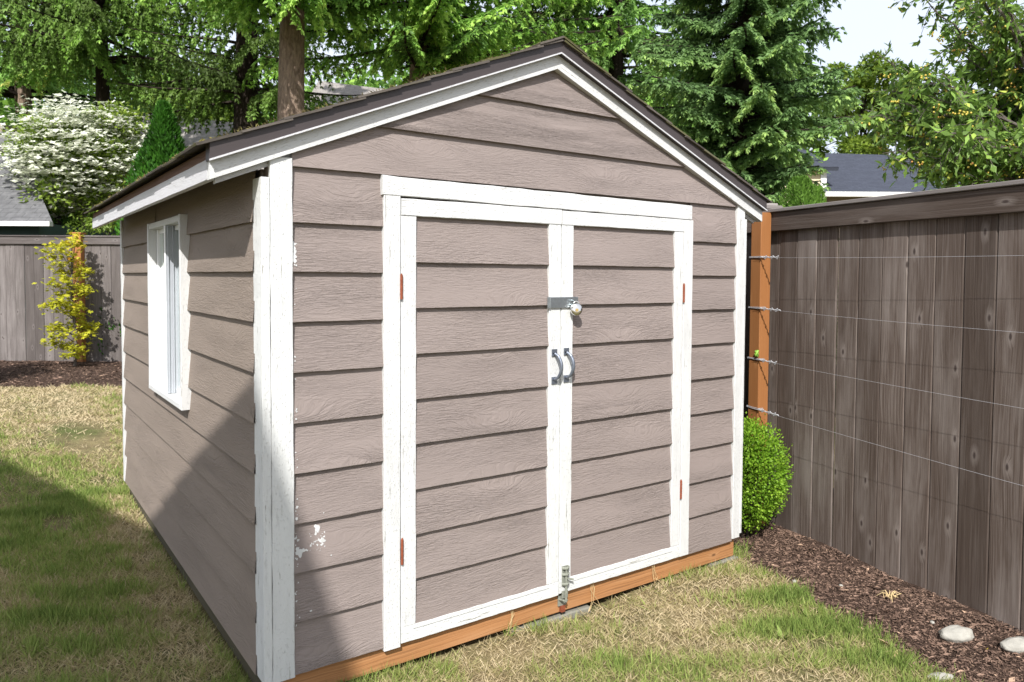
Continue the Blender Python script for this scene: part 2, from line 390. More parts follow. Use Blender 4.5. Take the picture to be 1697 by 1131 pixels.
# ================================================================== GROUND
def gz(x, y):
    x = np.asarray(x, float); y = np.asarray(y, float)
    t = np.clip((y-1.5)/9., 0, 1); base = -.125+.19*t*t*(3-2*t)
    near = np.exp(-((x-.6)**2+(y-1)**2)/60.)
    b = .010*np.sin(x*3.1+.7)*np.cos(y*2.3)+.008*np.sin(x*7.3+y*5.1)
    return base+b*near
def axis(a, b, step, far):
    c = list(np.arange(a, b+1e-6, step)); s_ = step; hi = [b]; lo = [a]
    while hi[-1] < far: s_ *= 1.35; hi.append(hi[-1]+s_); lo.append(lo[-1]-s_)
    return np.array(lo[:0:-1]+c+hi[1:])
gx, gy = axis(-3, 5, .07, 500), axis(-4, 12, .09, 500)
X, Y = np.meshgrid(gx, gy); V = np.stack([X, Y, gz(X, Y)], -1).reshape(-1, 3)
nx, ny = len(gx), len(gy); I = (np.arange(ny-1)[:, None]*nx+np.arange(nx-1)[None]).ravel()
g = np_mesh('ground', V, np.stack([I, I+1, I+nx+1, I+nx], 1), np.zeros(len(I)), 'lawn_soil')
for p in g.data.polygons: p.use_smooth = True
tag(g, kind='structure')

# fences: lines on plan
FA = np.array([2.60, -1.76]); FD = np.array([.32, 1.38]); FD = FD/np.linalg.norm(FD)     # right-hand fence, towards the back
FL = 9.1; FC = FA+FD*FL                                                                   # corner
GA = FC; GD = np.array([-.57-.9, 10.72-9.67]); GD = GD/np.linalg.norm(GD); GL = 10.0       # left-hand fence
FN = np.array([-FD[1], FD[0]])      # towards the lawn
GN = np.array([GD[1], -GD[0]]); GN = GN if GN@(np.array([0., 0.])-GA) > 0 else -GN
def fxy(s, t=0.): return FA+FD*s+FN*t
def gxy(s, t=0.): return GA+GD*s+GN*t

# mulch beds (sheets a little above the soil, mounded)
def bed(name, orgn, D, N, s0, s1, width, mound, seed, lbl):
    ns = int((s1-s0)/.05); ntt = 16; VV = []
    ss = np.linspace(s0, s1, ns)
    for s_ in ss:
        wd = width(s_)+.05*math.sin(s_*5.3+seed)+.03*math.sin(s_*13.1)
        for k in range(ntt+1):
            f = k/ntt; t = f*wd-.02; p = orgn+D*s_+N*t
            z = float(gz(p[0], p[1]))+.006+mound*(1-f**2.2)-(.012 if f > .999 else 0)+.008*math.sin(p[0]*21+p[1]*17)*(1-f)
            VV.append((p[0], p[1], z))
    VV = np.array(VV); I = (np.arange(ns-1)[:, None]*(ntt+1)+np.arange(ntt)[None]).ravel()
    F_ = np.stack([I, I+1, I+ntt+2, I+ntt+1], 1)
    a = VV[F_[0]]; 
    if np.cross(a[1]-a[0], a[2]-a[0])[2] < 0: F_ = F_[:, ::-1]
    o = np_mesh(name, VV, F_, np.zeros(len(F_)), 'mulch')
    for p in o.data.polygons: p.use_smooth = True
    tag(o, kind='structure'); return width
def w_right(s_):
    # s: 0 is off frame near; the shed's corner is near s=1.8
    y = (FA+FD*s_)[1]
    return float(np.interp(y, [-1.8, -1.3, -.9, -.6, -.25, .0, .2, 4], [.62, .56, .56, .47, .46, .50, .60, .58]))
def w_left(s_): return 2.05+.12*math.sin(s_*1.7)
bed('mulch_bed', FA, FD, FN, -1.5, FL, w_right, .055, 1., '')
bed('mulch_bed', GA, GD, GN, 0., GL, w_left, .03, 2., '')
def z_right(x, y):
    d = np.stack([x-FA[0], y-FA[1]], -1); s_ = d@FD; t = d@FN
    wd = np.array([w_right(q) for q in np.atleast_1d(s_)])+.05*np.sin(s_*5.3+1)+.03*np.sin(s_*13.1)
    f = np.clip((t+.02)/wd, 0, 1); return gz(x, y)+.006+.055*(1-f**2.2), f, wd, t
def z_left(x, y):
    d = np.stack([x-GA[0], y-GA[1]], -1); s_ = d@GD; t = d@GN; wd = 2.05+.12*np.sin(s_*1.7)+.05*np.sin(s_*5.3+2)+.03*np.sin(s_*13.1)
    f = np.clip((t+.02)/wd, 0, 1); return gz(x, y)+.006+.03*(1-f**2.2), f, wd, t

# loose chips
def chips(n, sampler, size, lbl):
    P = sampler(n); n = len(P); ang = NP.random(n)*6.28; A = np.stack([np.cos(ang), np.sin(ang), NP.normal(size=n)*.22], 1)
    Nn = np.stack([NP.normal(size=n)*.4, NP.normal(size=n)*.4, np.ones(n)], 1)
    L = size*np.exp(NP.normal(size=n)*.45); W = L*NP.uniform(.12, .4, n); L_ = Leaves()
    tone = np.where(NP.random(n) < .025, 1., NP.random(n)**1.2*.88)
    L_.add(P-unit(A)*L[:, None]/2+np.array((0, 0, .004)), A, Nn, L, W, tone, fold=.15, mid=.5)
    o = L_.build('mulch_chips', 'mulch_chip'); tag(o, kind='stuff'); o['label'] = lbl; o['category'] = 'mulch'; return o
def samp_right(n):
    s_ = NP.uniform(.1, 3.4, n); t = NP.random(n); wd = np.array([w_right(q) for q in s_])+.05*np.sin(s_*5.3+1)+.03*np.sin(s_*13.1)+.03
    p = FA+FD*s_[:, None]+FN*(t*wd)[:, None]; z = z_right(p[:, 0], p[:, 1])[0]
    return np.stack([p[:, 0], p[:, 1], z], 1)
def samp_left(n):
    s_ = NP.uniform(2.5, 9.5, n); t = NP.random(n)*2.1; p = GA+GD*s_[:, None]+GN*t[:, None]; z = z_left(p[:, 0], p[:, 1])[0]
    return np.stack([p[:, 0], p[:, 1], z], 1)
chips(46000, samp_right, .0135, 'dark brown bark chips loosely covering the bed along the brown fence')
chips(15000, samp_left, .028, 'dark brown bark mulch along the far grey fence behind the yellow shrub')

# grass blades
def grass():
    cam2 = CAMP[:2]; Ps = []
    def region(x0, x1, y0, y1, n): return np.stack([NP.uniform(x0, x1, n), NP.uniform(y0, y1, n)], 1)
    P = np.concatenate([region(-1.0, 2.9, -2.0, .15, 200000), region(-1.2, .1, .1, 3.2, 150000), region(-1.6, .6, 3.2, 9.2, 90000)])
    # keep what the camera could see (a generous wedge) and what is not under shed, beds
    d = P-cam2; dep = d@fw[:2]; lat = d@r0[:2]
    k = (dep > 1.2) & (np.abs(lat) < dep*.80+.25)
    k &= ~((P[:, 0] > .0) & (P[:, 0] < 2.47) & (P[:, 1] > .0) & (P[:, 1] < 3.05))
    P = P[k]
    for zf in (z_right, z_left):
        _, f, wd, t = zf(P[:, 0], P[:, 1]); edge = NP.normal(size=len(P))*.025
        P = P[(t > wd-.01+edge)] if zf is z_left else P[(t > wd-.02+edge)]
    n0 = vnoise(P, 1.6, 3); n1 = vnoise(P, 5.0, 4); n2 = vnoise(P, 14., 5)
    dry = .53+.07*(P[:, 0] < .1)+.20*n0+.20*n1+.22*n2
    # dry straw strip along the shed front and side, greener towards the bed and in the left middle
    dry += .34*np.exp(-((P[:, 1]+.22)/.22)**2)*((P[:, 0] > .7) & (P[:, 0] < 2.6))
    dry += .32*np.exp(-((P[:, 0]+.10)/.10)**2)*(P[:, 1] > .3)
    dry += .33*np.clip((P[:, 1]-3.8)/1.8, 0, 1)
    dry -= .17*np.exp(-(((P[:, 0]-2.15)/.35)**2+((P[:, 1]+.55)/.4)**2))
    dry -= .16*np.exp(-(((P[:, 0]+.55)/.4)**2+((P[:, 1]-1.7)/1.3)**2))
    dry -= .22*np.exp(-(((P[:, 0]+.12)/.18)**2+((P[:, 1]-4.)/.35)**2))
    bare = np.exp(-(((P[:, 0]+.42)/.16)**2+((P[:, 1]-2.65)/.35)**2))+.8*np.exp(-(((P[:, 0]-2.02)/.07)**2+((P[:, 1]+.80)/.07)**2))+.7*np.exp(-(((P[:, 0]+.1)/.3)**2+((P[:, 1]-4.9)/.5)**2))
    thin = NP.random(len(P)) > np.clip(bare*1.1+.45*(dry > .72)+.25*(dry > .95), 0, .95)
    P, dry = P[thin], dry[thin]; n = len(P)
    tone = np.clip(dry+NP.normal(size=n)*.16, 0, 1); dist = np.linalg.norm(P-cam2, axis=1)
    green = tone < .5
    tuft = (n2[thin] < -.55)
    L = (1+.5*tuft)*np.where(green, NP.uniform(.022, .050, n), NP.uniform(.018, .042, n))*(1+.35*(NP.random(n) > .93))*(1+.05*dist)
    Wd = (.0018+.0008*NP.random(n)+.0028*(NP.random(n) > .9)*green)*(1+.30*np.clip(dist-2.2, 0, 8))
    lean = NP.random(n)*6.28; tilt = np.where(green, NP.uniform(.1, .8, n), NP.uniform(.5, 2.6, n))
    A = np.stack([np.cos(lean)*tilt, np.sin(lean)*tilt, np.ones(n)], 1)
    Nn = np.stack([NP.normal(size=n), NP.normal(size=n), NP.normal(size=n)*.3+.4], 1)
    P3 = np.stack([P[:, 0], P[:, 1], gz(P[:, 0], P[:, 1])-.001+np.where(green, 0, NP.random(n)*.012)], 1)
    Lv = Leaves(); Lv.add(P3, A, Nn, L, Wd, tone, fold=.1, mid=.35)
    o = Lv.build('grass', 'grass'); tag(o, kind='stuff'); o['label'] = 'short patchy lawn of green and straw dry grass around the shed'; o['category'] = 'grass'
grass()

# ================================================================== SHED
SW, SD = 2.505, 3.06
shed = empty('garden_shed', (1.22, 1.5, 0), 'brown lap sided garden shed with white trim and double doors', 'shed')
Zr = [1.75, 1.562, 1.394, 1.223, 1.05, .876, .702, .527, .355, .183, 0.]
SL, APX, ZAP = .411, 1.22, 2.255                      # rake line: z = ZAP - SL*|x-APX| (underside of white rake board)
def zr_(x): return ZAP-SL*abs(x-APX)
def xr(z, side): return APX+side*(ZAP-z)/SL
out = (0, -1, 0)
mb = MB()
for k in range(10):                                   # either side of the door
    for (a, b) in ((.094, .432), (2.085, 2.428)):
        mb.lap((a, 0, Zr[k+1]), (b, 0, Zr[k+1]), (a, 0, Zr[k]+.004), (b, 0, Zr[k]+.004), out, n=8)
for zb, zt in ((1.75, 1.92), (1.92, 2.097), (2.097, ZAP)):
    e = .03; b0, b1 = xr(zb, -1)-.05, xr(zb, 1)+.05; t0, t1 = xr(zt, -1)-.02, xr(zt, 1)+.02
    b0, b1 = max(b0, .0), min(b1, 2.5); t0, t1 = max(t0, 0), min(t1, 2.5)
    if zb == 1.75: b0, b1 = .094, 2.428; t0, t1 = .094, 2.428
    if zb == 1.75:
        # full board whose upper corners are cut by the rake
        xs = np.linspace(.094, 2.428, 30); prev = None; tn = .4; ru = 3.3
        v0 = len(mb.v)
        for x in xs:
            zt2 = min(zt+.004, zr_(x)+.02); fr = (zt2-zb)/(zt-zb); j = R_.uniform(-.0008, .0008)
            mb.v += [np.array((x, 0, zb+j)), np.array((x, -.0175, zb+j)), np.array((x, -.001-.0165*(1-fr), zt2))]
        for i in range(29):
            a = v0+3*i; x0, x1 = xs[i], xs[i+1]; za, zb2 = mb.v[a+2][2], mb.v[a+5][2]
            mb.face([a, a+3, a+4, a+1], [(ru+x0, 7), (ru+x1, 7), (ru+x1, 7.01), (ru+x0, 7.01)], tn)
            mb.face([a+1, a+4, a+5, a+2], [(ru+x0, 7.01), (ru+x1, 7.01), (ru+x1, 7.01+zb2-zb), (ru+x0, 7.01+za-zb)], tn)
    else:
        mb.lap((b0, 0, zb), (b1, 0, zb), (t0, 0, zt+.003), (t1, 0, zt+.003), out, n=16)
mb.build('front_siding', 'siding', shed)
WY0, WY1, WZ0, WZ1 = 1.068, 1.885, .772, 1.652          # window frame outer edges
mb = MB(); outL = (-1, 0, 0)
Zs = [1.75+.03]+Zr[1:]
for k in range(10):
    zb, zt = Zs[k+1], Zs[k]+.004
    segs = [(.06, SD-.05)]
    if zb < WZ1-.03 and zt > WZ0+.03: segs = [(.06, WY0+.02), (WY1-.02, SD-.05)]
    if k == 0: segs = [(.06, WY0+.02), (WY1-.02, SD-.05)]; mb.lap((0, WY1-.02, WZ1-.012), (0, WY0+.02, WZ1-.012), (0, WY1-.02, zt), (0, WY0+.02, zt), outL, lip=.006, n=4, tone=.4)
    mid = []
    if zb < WZ0 < zt: mid.append((zb, WZ0+.012))
    if zb < WZ1 < zt: mid.append((WZ1-.012, zt))
    if k: 
        for (m0, m1) in mid: mb.lap((0, WY1-.02, m0), (0, WY0+.02, m0), (0, WY1-.02, m1), (0, WY0+.02, m1), outL, lip=.017 if m0 == zb else .004, n=4, tone=.4)
    for (a, b) in segs:
        mb.lap((0, b, zb), (0, a, zb), (0, b, zt), (0, a, zt), outL, lip=.017, n=10)
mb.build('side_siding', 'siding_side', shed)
mb = MB()
for k in range(10):
    mb.lap((2.428, SD, Zr[k+1]), (.05, SD, Zr[k+1]), (2.428, SD, Zr[k]+.004), (.05, SD, Zr[k]+.004), (0, 1, 0), n=1)
    mb.lap((2.487, .09, Zr[k+1]), (2.487, SD-.05, Zr[k+1]), (2.487, .09, Zr[k]+.004), (2.487, SD-.05, Zr[k]+.004), (1, 0, 0), n=1)
mb.build('rear_siding', 'siding', shed)
# wall core (sheathing); open where the window is
mb = MB()
mb.box(.02, 2.47, .012, .05, -.03, 1.78); mb.box(.02, 2.47, SD-.05, SD-.012, -.03, 1.78); mb.box(2.44, 2.48, .055, SD-.055, -.03, 1.78)
mb.box(.012, .05, .055, WY0+.03, -.03, 1.74); mb.box(.012, .05, WY1-.03, SD-.055, -.03, 1.74)
mb.box(.012, .05, WY0+.03, WY1-.03, -.03, WZ0+.03); mb.box(.012, .05, WY0+.03, WY1-.03, WZ1-.03, 1.74)
mb.box(.055, 2.435, .055, SD-.055, -.06, -.02)
for y0 in (.014, SD-.05):
    b = len(mb.v); mb.v += [np.array(p) for p in ((.02, y0, 1.781), (2.44, y0, 1.781), (APX, y0, ZAP+.01), (.02, y0+.03, 1.781), (2.44, y0+.03, 1.781), (APX, y0+.03, ZAP+.01))]
    for f_ in ([0, 1, 2], [5, 4, 3], [0, 3, 4, 1], [1, 4, 5, 2], [2, 5, 3, 0]): mb.face([b+q for q in f_], [(0, 0)]*len(f_), .5)
mb.build('wall', 'interior', shed)
# skirt beams
mb = MB(); mb.board((.06, .004, -.094), (1, 0, .0), (0, 0, 1), (0, 1, 0), 2.41, .088, .038, n=6, ch=.003); mb.build('skirt_beam', 'beam_orange', shed)
mb = MB(); mb.board((.012, .045, -.10), (0, 1, 0), (0, 0, 1), (1, 0, 0), 2.98, .09, .038, ch=.003)
mb.board((2.44, .045, -.10), (0, 1, 0), (0, 0, 1), (1, 0, 0), 2.98, .09, .038, ch=.003); mb.board((.06, SD-.06, -.10), (1, 0, 0), (0, 0, 1), (0, 1, 0), 2.4, .09, .038); mb.build('skirt_beam', 'mossy_wood', shed)
# corner trim
for nm, bx_, mt in (('corner_trim', (.019, .094, -.021, .001, -.005, 1.775), 'worn_white'), ('corner_trim', (2.428, 2.487, -.021, .001, .012, 1.77), 'white_paint')):
    mb = MB(); mb.box(*bx_, grain='z', n=26, jit=.0013, ch=.002); mb.build(nm, mt, shed)
mb = MB(); mb.box(-.011, .0175, -.021, .074, -.002, 1.705, grain='z', n=26, jit=.001, ch=.002); mb.build('corner_trim', 'worn_white', shed)
mb = MB(); mb.box(2.4885, 2.506, -.019, .07, .03, 1.69, grain='z', n=20, jit=.001, ch=.002); mb.build('corner_trim', 'white_paint', shed)
mb = MB(); mb.box(-.018, .001, SD-.05, SD+.01, -.0, 1.74, grain='z', n=20, jit=.001); mb.build('corner_trim', 'white_paint', shed)
# rake boards, dark drip edge, frieze
cs = 1/math.hypot(1, SL)
def rake(o_y, T, zoff, Hh, x_end, mat, name, n=14, jit=.0008, xs_=0.):
    """boards under the roof line from the tips to the ridge (vertical cuts)"""
    for side in (-1, 1):
        mb = MB(); xs = np.linspace(x_end if side < 0 else APX, APX if side < 0 else 2*APX-x_end, n+1); b = len(mb.v); tn = R_.random(); ru = R_.random()*30
        for x in xs:
            j = R_.uniform(-jit, jit); z = zr_(x)+zoff
            mb.v += [np.array(p) for p in ((x, o_y, z+j), (x, o_y, z+Hh+j*.3), (x, o_y+T, z+Hh), (x, o_y+T, z+j))]
        for i in range(n):
            a = b+4*i; u_0, u_1 = ru+xs[i]/cs, ru+xs[i+1]/cs
            for q, (v_0, v_1) in enumerate(((0, Hh), (Hh, Hh+T), (Hh+T, 2*Hh+T), (2*Hh+T, 2*Hh+2*T))):
                q2 = (q+1) % 4; mb.face([a+q, a+q2, a+4+q2, a+4+q][::-1], [(u_0, v_0), (u_0, v_1), (u_1, v_1), (u_1, v_0)][::-1], tn)
        mb.face([b, b+1, b+2, b+3][::1], [(0, 0), (0, Hh), (T, Hh), (T, 0)], tn); e = b+4*n; mb.face([e+3, e+2, e+1, e], [(T, 0), (T, Hh), (0, Hh), (0, 0)], tn)
        mb.build(name, mat, shed)
XE = -.174
rake(-.032, .031, 0., .058, XE, 'white_paint', 'rake_board')
rake(-.056, .055, .0585, .060, XE-.004, 'brown_metal', 'drip_edge', jit=0.)
rake(-.0595, .004, .0565, .006, XE-.006, 'dull_white', 'drip_highlight', jit=0.)  # pale strip, a painted highlight line under the dark drip edge
rake(.003, .02, -.018, .018, -.150, 'dull_white', 'frieze')
# side fascia
def fascia(x0, x1, nm='fascia'):
    mb = MB(); mb.box(x0, x1, .0, 3.10, zr_(XE)+.001, zr_(XE)+.066, grain='y', n=24, jit=.0007); mb.build(nm, 'dull_white', shed)
    mb = MB(); mb.box(x0+.004, x1-.004, .0, 3.10, zr_(XE)+.0665, zr_(XE)+.10, grain='y'); mb.build('roof_deck_edge', 'raw_wood', shed)
fascia(XE-.001, XE+.021); fascia(2*APX-XE-.021, 2*APX-XE+.001)
# roof deck + shingles
mb = MB()
for side in (-1, 1):
    ax = np.array((side*cs, 0, -SL*cs)); up = np.array((side*SL*cs, 0, cs))
    o = np.array((APX, -.03, ZAP+.072)); Ltot = (APX-XE-.02)/cs
    mb.board(o, (0, 1, 0), ax, up, 3.15, Ltot, .02, tone=.5)
mb.build('roof_deck', 'raw_wood', shed)
mb = MB()
for side in (-1, 1):
    ax = np.array((side*cs, 0, -SL*cs)); up = np.array((side*SL*cs, 0, cs)); Ltot = (APX-XE+.035)/cs; nr = 11
    for k in range(nr):
        d0 = Ltot-k*Ltot/nr; 
        yy = -.066
        while yy < 3.14:                              # separate shingle tabs
            wd = R_.uniform(.22, .34); y2 = min(yy+wd, 3.15); top = 0 if k < nr-1 else .0
            base = np.array((APX, yy-(R_.uniform(0, .006) if yy < 0 else 0), ZAP+.102))+ax*(d0+R_.uniform(-.006, .006))+up*(.002+.003*R_.random())
            tl = up*.9+ax*.05
            mb.board(base+up*.007, (0, 1, 0), -ax-up*.038, up, y2-yy+.004, min(.175, max(d0-.0, .05)), .006+.003*R_.random(), ch=.001, n=2, jit=.002)
            yy = y2
for side in (-1, 1):                                  # ridge cap
    ax = np.array((side*cs, 0, -SL*cs)); up = np.array((side*SL*cs, 0, cs)); yy = -.075
    while yy < 3.12:
        mb.board(np.array((APX, yy, ZAP+.118))-ax*.0, (0, 1, .012*1), ax, up, .29, .13+.01*R_.random(), .008, ch=.001); yy += .24
mb.build('roof_shingles', 'shed_shingle', shed)
# moss along the left eave and rake
n = 2600; yy = NP.uniform(-.05, 3.12, n); cl = vnoise(yy[:, None], 9, 8); k_ = NP.random(n) < np.clip(.35+cl*.8, .02, 1); yy = yy[k_]; n = len(yy)
P = np.stack([XE-.03+NP.exponential(.05, n), yy, np.zeros(n)], 1); P[:, 2] = ZAP+.122-SL*(APX-P[:, 0])
A = rnd(n, .8)+np.array((0, 0, .5)); Lv = Leaves(); Lv.add(P, A, rnd(n), NP.uniform(.006, .020, n), .007, NP.random(n)); Lv.build('moss', 'moss', shed)
n = 500; xx = NP.uniform(XE, APX, n); P = np.stack([xx, NP.uniform(-.06, 0, n), ZAP+.120-SL*(APX-xx)], 1)
Lv = Leaves(); Lv.add(P, rnd(n, .6)+np.array((-.5, 0, .15)), rnd(n), NP.uniform(.006, .022, n), .004, NP.random(n)*.5); Lv.build('roof_litter', 'moss', shed)
# door frame
fr = []
mb = MB(); mb.box(.429, .496, -.0225, .001, -.012, 1.675, grain='z', n=24, jit=.001, ch=.002); mb.build('door_frame', 'white_paint', shed)
mb = MB(); mb.box(2.024, 2.088, -.0225, .001, .004, 1.664, grain='z', n=24, jit=.001, ch=.002); mb.build('door_frame', 'white_paint', shed)
mb = MB(); mb.board((.423, -.0245, 1.676), (1, 0, -.0068), (0, 0, 1), (0, 1, 0), 1.652, .070, .026, n=24, jit=.0016, ch=.002); mb.build('door_header', 'white_paint', shed)
# doors
Zd = [1.605, 1.433, 1.262, 1.09, .918, .748, .575, .402, .232, .04]
def door(x0, x1, s_in, s_out, hinge_left, zb, lbl=None):
    d = bpy.data.objects.new('door', None); COL.objects.link(d); d.parent = shed
    wl = Vector(((x0 if hinge_left else x1), 0, 0)); d.location = wl-Vector(shed.location)
    mb = MB()
    for k in range(9):
        mb.lap((x0+.05, -.003, Zd[k+1]), (x1-.05, -.003, Zd[k+1]), (x0+.05, -.003, Zd[k]+.004), (x1-.05, -.003, Zd[k]+.004), out, n=10)
    mb.build('door_siding', 'siding', d)
    wl_, wr_ = (.062, .064) if hinge_left else (.064, .060)
    for (a, b) in ((x0, x0+wl_), (x1-wr_, x1)):
        mb = MB(); mb.box(a, b, -.0215, -.0015, zb+.064, 1.6035, grain='z', n=24, jit=.0011, ch=.002); mb.build('stile', 'worn_white' if a == x0 and not hinge_left or b == x1 and hinge_left else 'white_paint', d)
    mb = MB(); mb.box(x0, x1, -.0225, -.0015, 1.605, 1.668-.003*(not hinge_left), grain='x', n=16, jit=.0009, ch=.002); mb.build('top_rail', 'white_paint', d)
    mb = MB(); mb.box(x0, x1, -.0205, -.0005, zb, zb+.062, grain='x', n=20, jit=.0013, ch=.002); mb.build('bottom_rail', 'worn_white', d)
    return d
dl = door(.500, 1.2575, 0, 0, True, -.004); dr = door(1.2615, 2.0205, 0, 0, False, .002)
def hinge(x, z0, z1, par):
    mb = MB(); mb.tube([(x, -.026, z0), (x, -.026, z1)], .0052, 10); mb.tube([(x, -.026, z1), (x, -.026, z1+.006)], [.004, .002], 8)
    for i in range(1, 5):
        zz = z0+(z1-z0)*i/5; mb.tube([(x, -.026, zz-.0008), (x, -.026, zz+.0008)], .0057, 10)
    mb.build('hinge', 'rust', par)
for x, z0, z1 in ((.498, 1.296, 1.385), (.501, .302, .397)): hinge(x, z0, z1, dl)
for x, z0, z1 in ((2.0225, 1.262, 1.35), (2.0225, .295, .385)): hinge(x, z0, z1, dr)
def handle(x, z0, z1, par):
    mb = MB(); y0 = -.0225
    for zc in (z0+.014, z1-.014):
        mb.box(x-.0145, x+.0145, y0-.004, y0+.0005, zc-.015, zc+.015, ch=.0012)
    pts = []
    for i in range(13):
        t = i/12; z = z0+.018+(z1-z0-.036)*t; b_ = math.sin(math.pi*t)**.55
        pts.append((x+.012*b_, y0-.006-.030*b_, z))
    mb.tube(pts, [.0065+.0012*math.sin(math.pi*i/12) for i in range(13)], 10)
    h = mb.build('handle', 'pewter', par)
    mb = MB()
    for zc in (z0+.014, z1-.014):
        for dx in (-.0085, .0085): mb.tube([(x+dx, y0-.0035, zc+.003*(1 if zc < (z0+z1)/2 else -1)), (x+dx, y0-.0056, zc)], [.0028, .002], 8)
    s_ = bpy.data.meshes.new('screw'); o = mb.build('screw', 'black', None); o.parent = h; o.data.transform(Matrix.Translation(-parent_world(h)))
handle(1.222, .926, 1.073, dl); handle(1.288, .929, 1.075, dr)
# hasp
mb = MB(); mb.box(1.181, 1.192, -.030, -.0225, 1.249, 1.297, ch=.001); mb.tube([(1.193, -.027, 1.249), (1.193, -.027, 1.297)], .0045, 10)
mb.box(1.196, 1.346, -.030, -.0265, 1.250, 1.296, grain='x', ch=.001)
mb.build('hasp', 'zinc', dl)
mb = MB(); mb.tube([(1.308, -.022, 1.262), (1.308, -.044, 1.264), (1.308, -.050, 1.272), (1.308, -.044, 1.281), (1.308, -.022, 1.283)], .0028, 8); mb.build('staple', 'zinc', dr)
# bottom barrel bolt on the right-hand door
mb = MB(); mb.box(1.274, 1.308, -.0255, -.0225, .034, .122, ch=.001)
for z in (.045, .088, .115): mb.tube([(1.274, -.026, z), (1.283, -.036, z), (1.291, -.039, z), (1.299, -.036, z), (1.308, -.026, z)], .006, 6)
mb.tube([(1.291, -.033, .11), (1.291, -.033, -.035)], .0055, 8); mb.tube([(1.291, -.033, .07), (1.322, -.046, .062)], .004, 8)
mb.box(1.274, 1.308, -.026, -.0225, -.02, .012); mb.box(1.272, 1.318, -.004, .0035, -.062, -.012, ch=.001)
mb.tube([(1.276, -.004, -.03), (1.284, -.030, -.03), (1.298, -.030, -.03), (1.306, -.004, -.03)], .005, 6); mb.build('bolt_latch', 'corroded_zinc', dr)
mb = MB(); mb.box(1.282, 1.304, -.014, .0035, -.088, -.062, ch=.001); mb.build('strike', 'rust', dr)
# paint splotches left on the siding
def flakes(pts):
    mb = MB()
    for (x, z, r) in pts:
        n = 9; b = len(mb.v); k_ = [i for i in range(10) if Zr[i+1] <= z][0]; off = -.0182*(1-(z-Zr[k_+1])/(Zr[k_]-Zr[k_+1]))-.0012
        for j in range(n):
            a = 2*math.pi*j/n; q = r*R_.uniform(.35, 1.25); mb.v.append(np.array((x+math.cos(a)*q, off-.0006+.0*z, z+math.sin(a)*q*1.1)))
        mb.face([b+j for j in range(n)], [(R_.random(), R_.random())]*n, .3)
    mb.build('paint_splotch', 'white_paint', shed)
fl = [(.180, .500, .012), (.182, .488, .010), (.176, .478, .006), (.104, .475, .006), (.112, .466, .005), (.108, .436, .011), (.112, .424, .012), (.116, .415, .008), (.130, .430, .008), (.140, .428, .005),
      (.155, .441, .004), (.165, .444, .003), (.172, .45, .004), (.184, .455, .005), (.193, .452, .008), (.201, .448, .009), (.197, .437, .006), (.204, .462, .005), (.207, .476, .004), (.205, .428, .003), (.153, .212, .004), (.112, .2, .003), (.104, .545, .006), (.106, .585, .005), (.108, .612, .003)]
fl += [(.180+R_.gauss(0, .02), .45+R_.gauss(0, .03), R_.uniform(.001, .003)) for _ in range(30)]+[(.10+abs(R_.gauss(0, .006)), R_.uniform(.15, 1.5), R_.uniform(.0015, .004)) for _ in range(40)]
fl += [(.100, 1.43+.012*i, .009) for i in range(6)]
fl = [q for q in fl if min(abs(q[1]-z) for z in Zr) > q[2]+.002]
flakes(fl)

# window
win = bpy.data.objects.new('window', None); COL.objects.link(win); win.parent = shed; win.location = Vector((0, (WY0+WY1)/2, WZ0))-Vector(shed.location)
mb = MB(); fx0, fx1 = -.046, .02
mb.box(fx0, fx1, WY0, WY0+.022, WZ0, WZ1, n=8, jit=.0008, ch=.002); mb.box(fx0, fx1, WY1-.03, WY1, WZ0, WZ1, n=8, jit=.0008, ch=.002)
mb.box(fx0+.004, fx1, WY0+.0225, WY1-.0305, WZ1-.03, WZ1-.001, grain='y', ch=.002); mb.box(fx0-.003, fx1, WY0+.0225, WY1-.0305, WZ0+.001, WZ0+.026, grain='y', ch=.002)
mb.build('window_frame', 'white_paint', win)
iy0, iy1, iz0, iz1 = WY0+.023, WY1-.031, WZ0+.027, WZ1-.031
mb = MB()
for (a, b, x0, x1, z0, z1) in ((iy0, iy0+.022, .004, .040, iz0, iz1), (iy1-.03, iy1, -.004, .040, iz0, iz1), (iy0+.0225, iy1-.0305, .004, .040, iz0, iz0+.022), (iy0+.0225, iy1-.0305, .004, .040, iz1-.022, iz1)):
    mb.box(x0, x1, a, b, z0, z1)
mb.build('sash_frame', 'vinyl', win)
ym = 1.43
mb = MB(); mb.box(-.036, .018, ym, ym+.022, iz0+.001, iz1-.001)
for xx in (-.030, -.008): mb.box(xx, xx+.006, ym-.008, ym-.0005, iz0+.002, iz1-.002)
mb.build('meeting_stile', 'grey_vinyl', win)
mb = MB(); mb.box(-.041, -.0365, ym-.001, ym+.023, iz0+.001, iz1-.001); mb.box(.006, .022, ym+.0225, ym+.04, iz0+.023, iz1-.023); mb.build('sash', 'vinyl', win)
mb = MB(); mb.box(.012, .016, iy0+.023, ym-.0005, iz0+.023, iz1-.023, ch=.0003); mb.build('pane', 'glass', win)
mb = MB(); mb.box(.008, .012, ym+.056, iy1-.031, iz0+.023, iz1-.023, ch=.0003); mb.build('pane', 'glass', win)

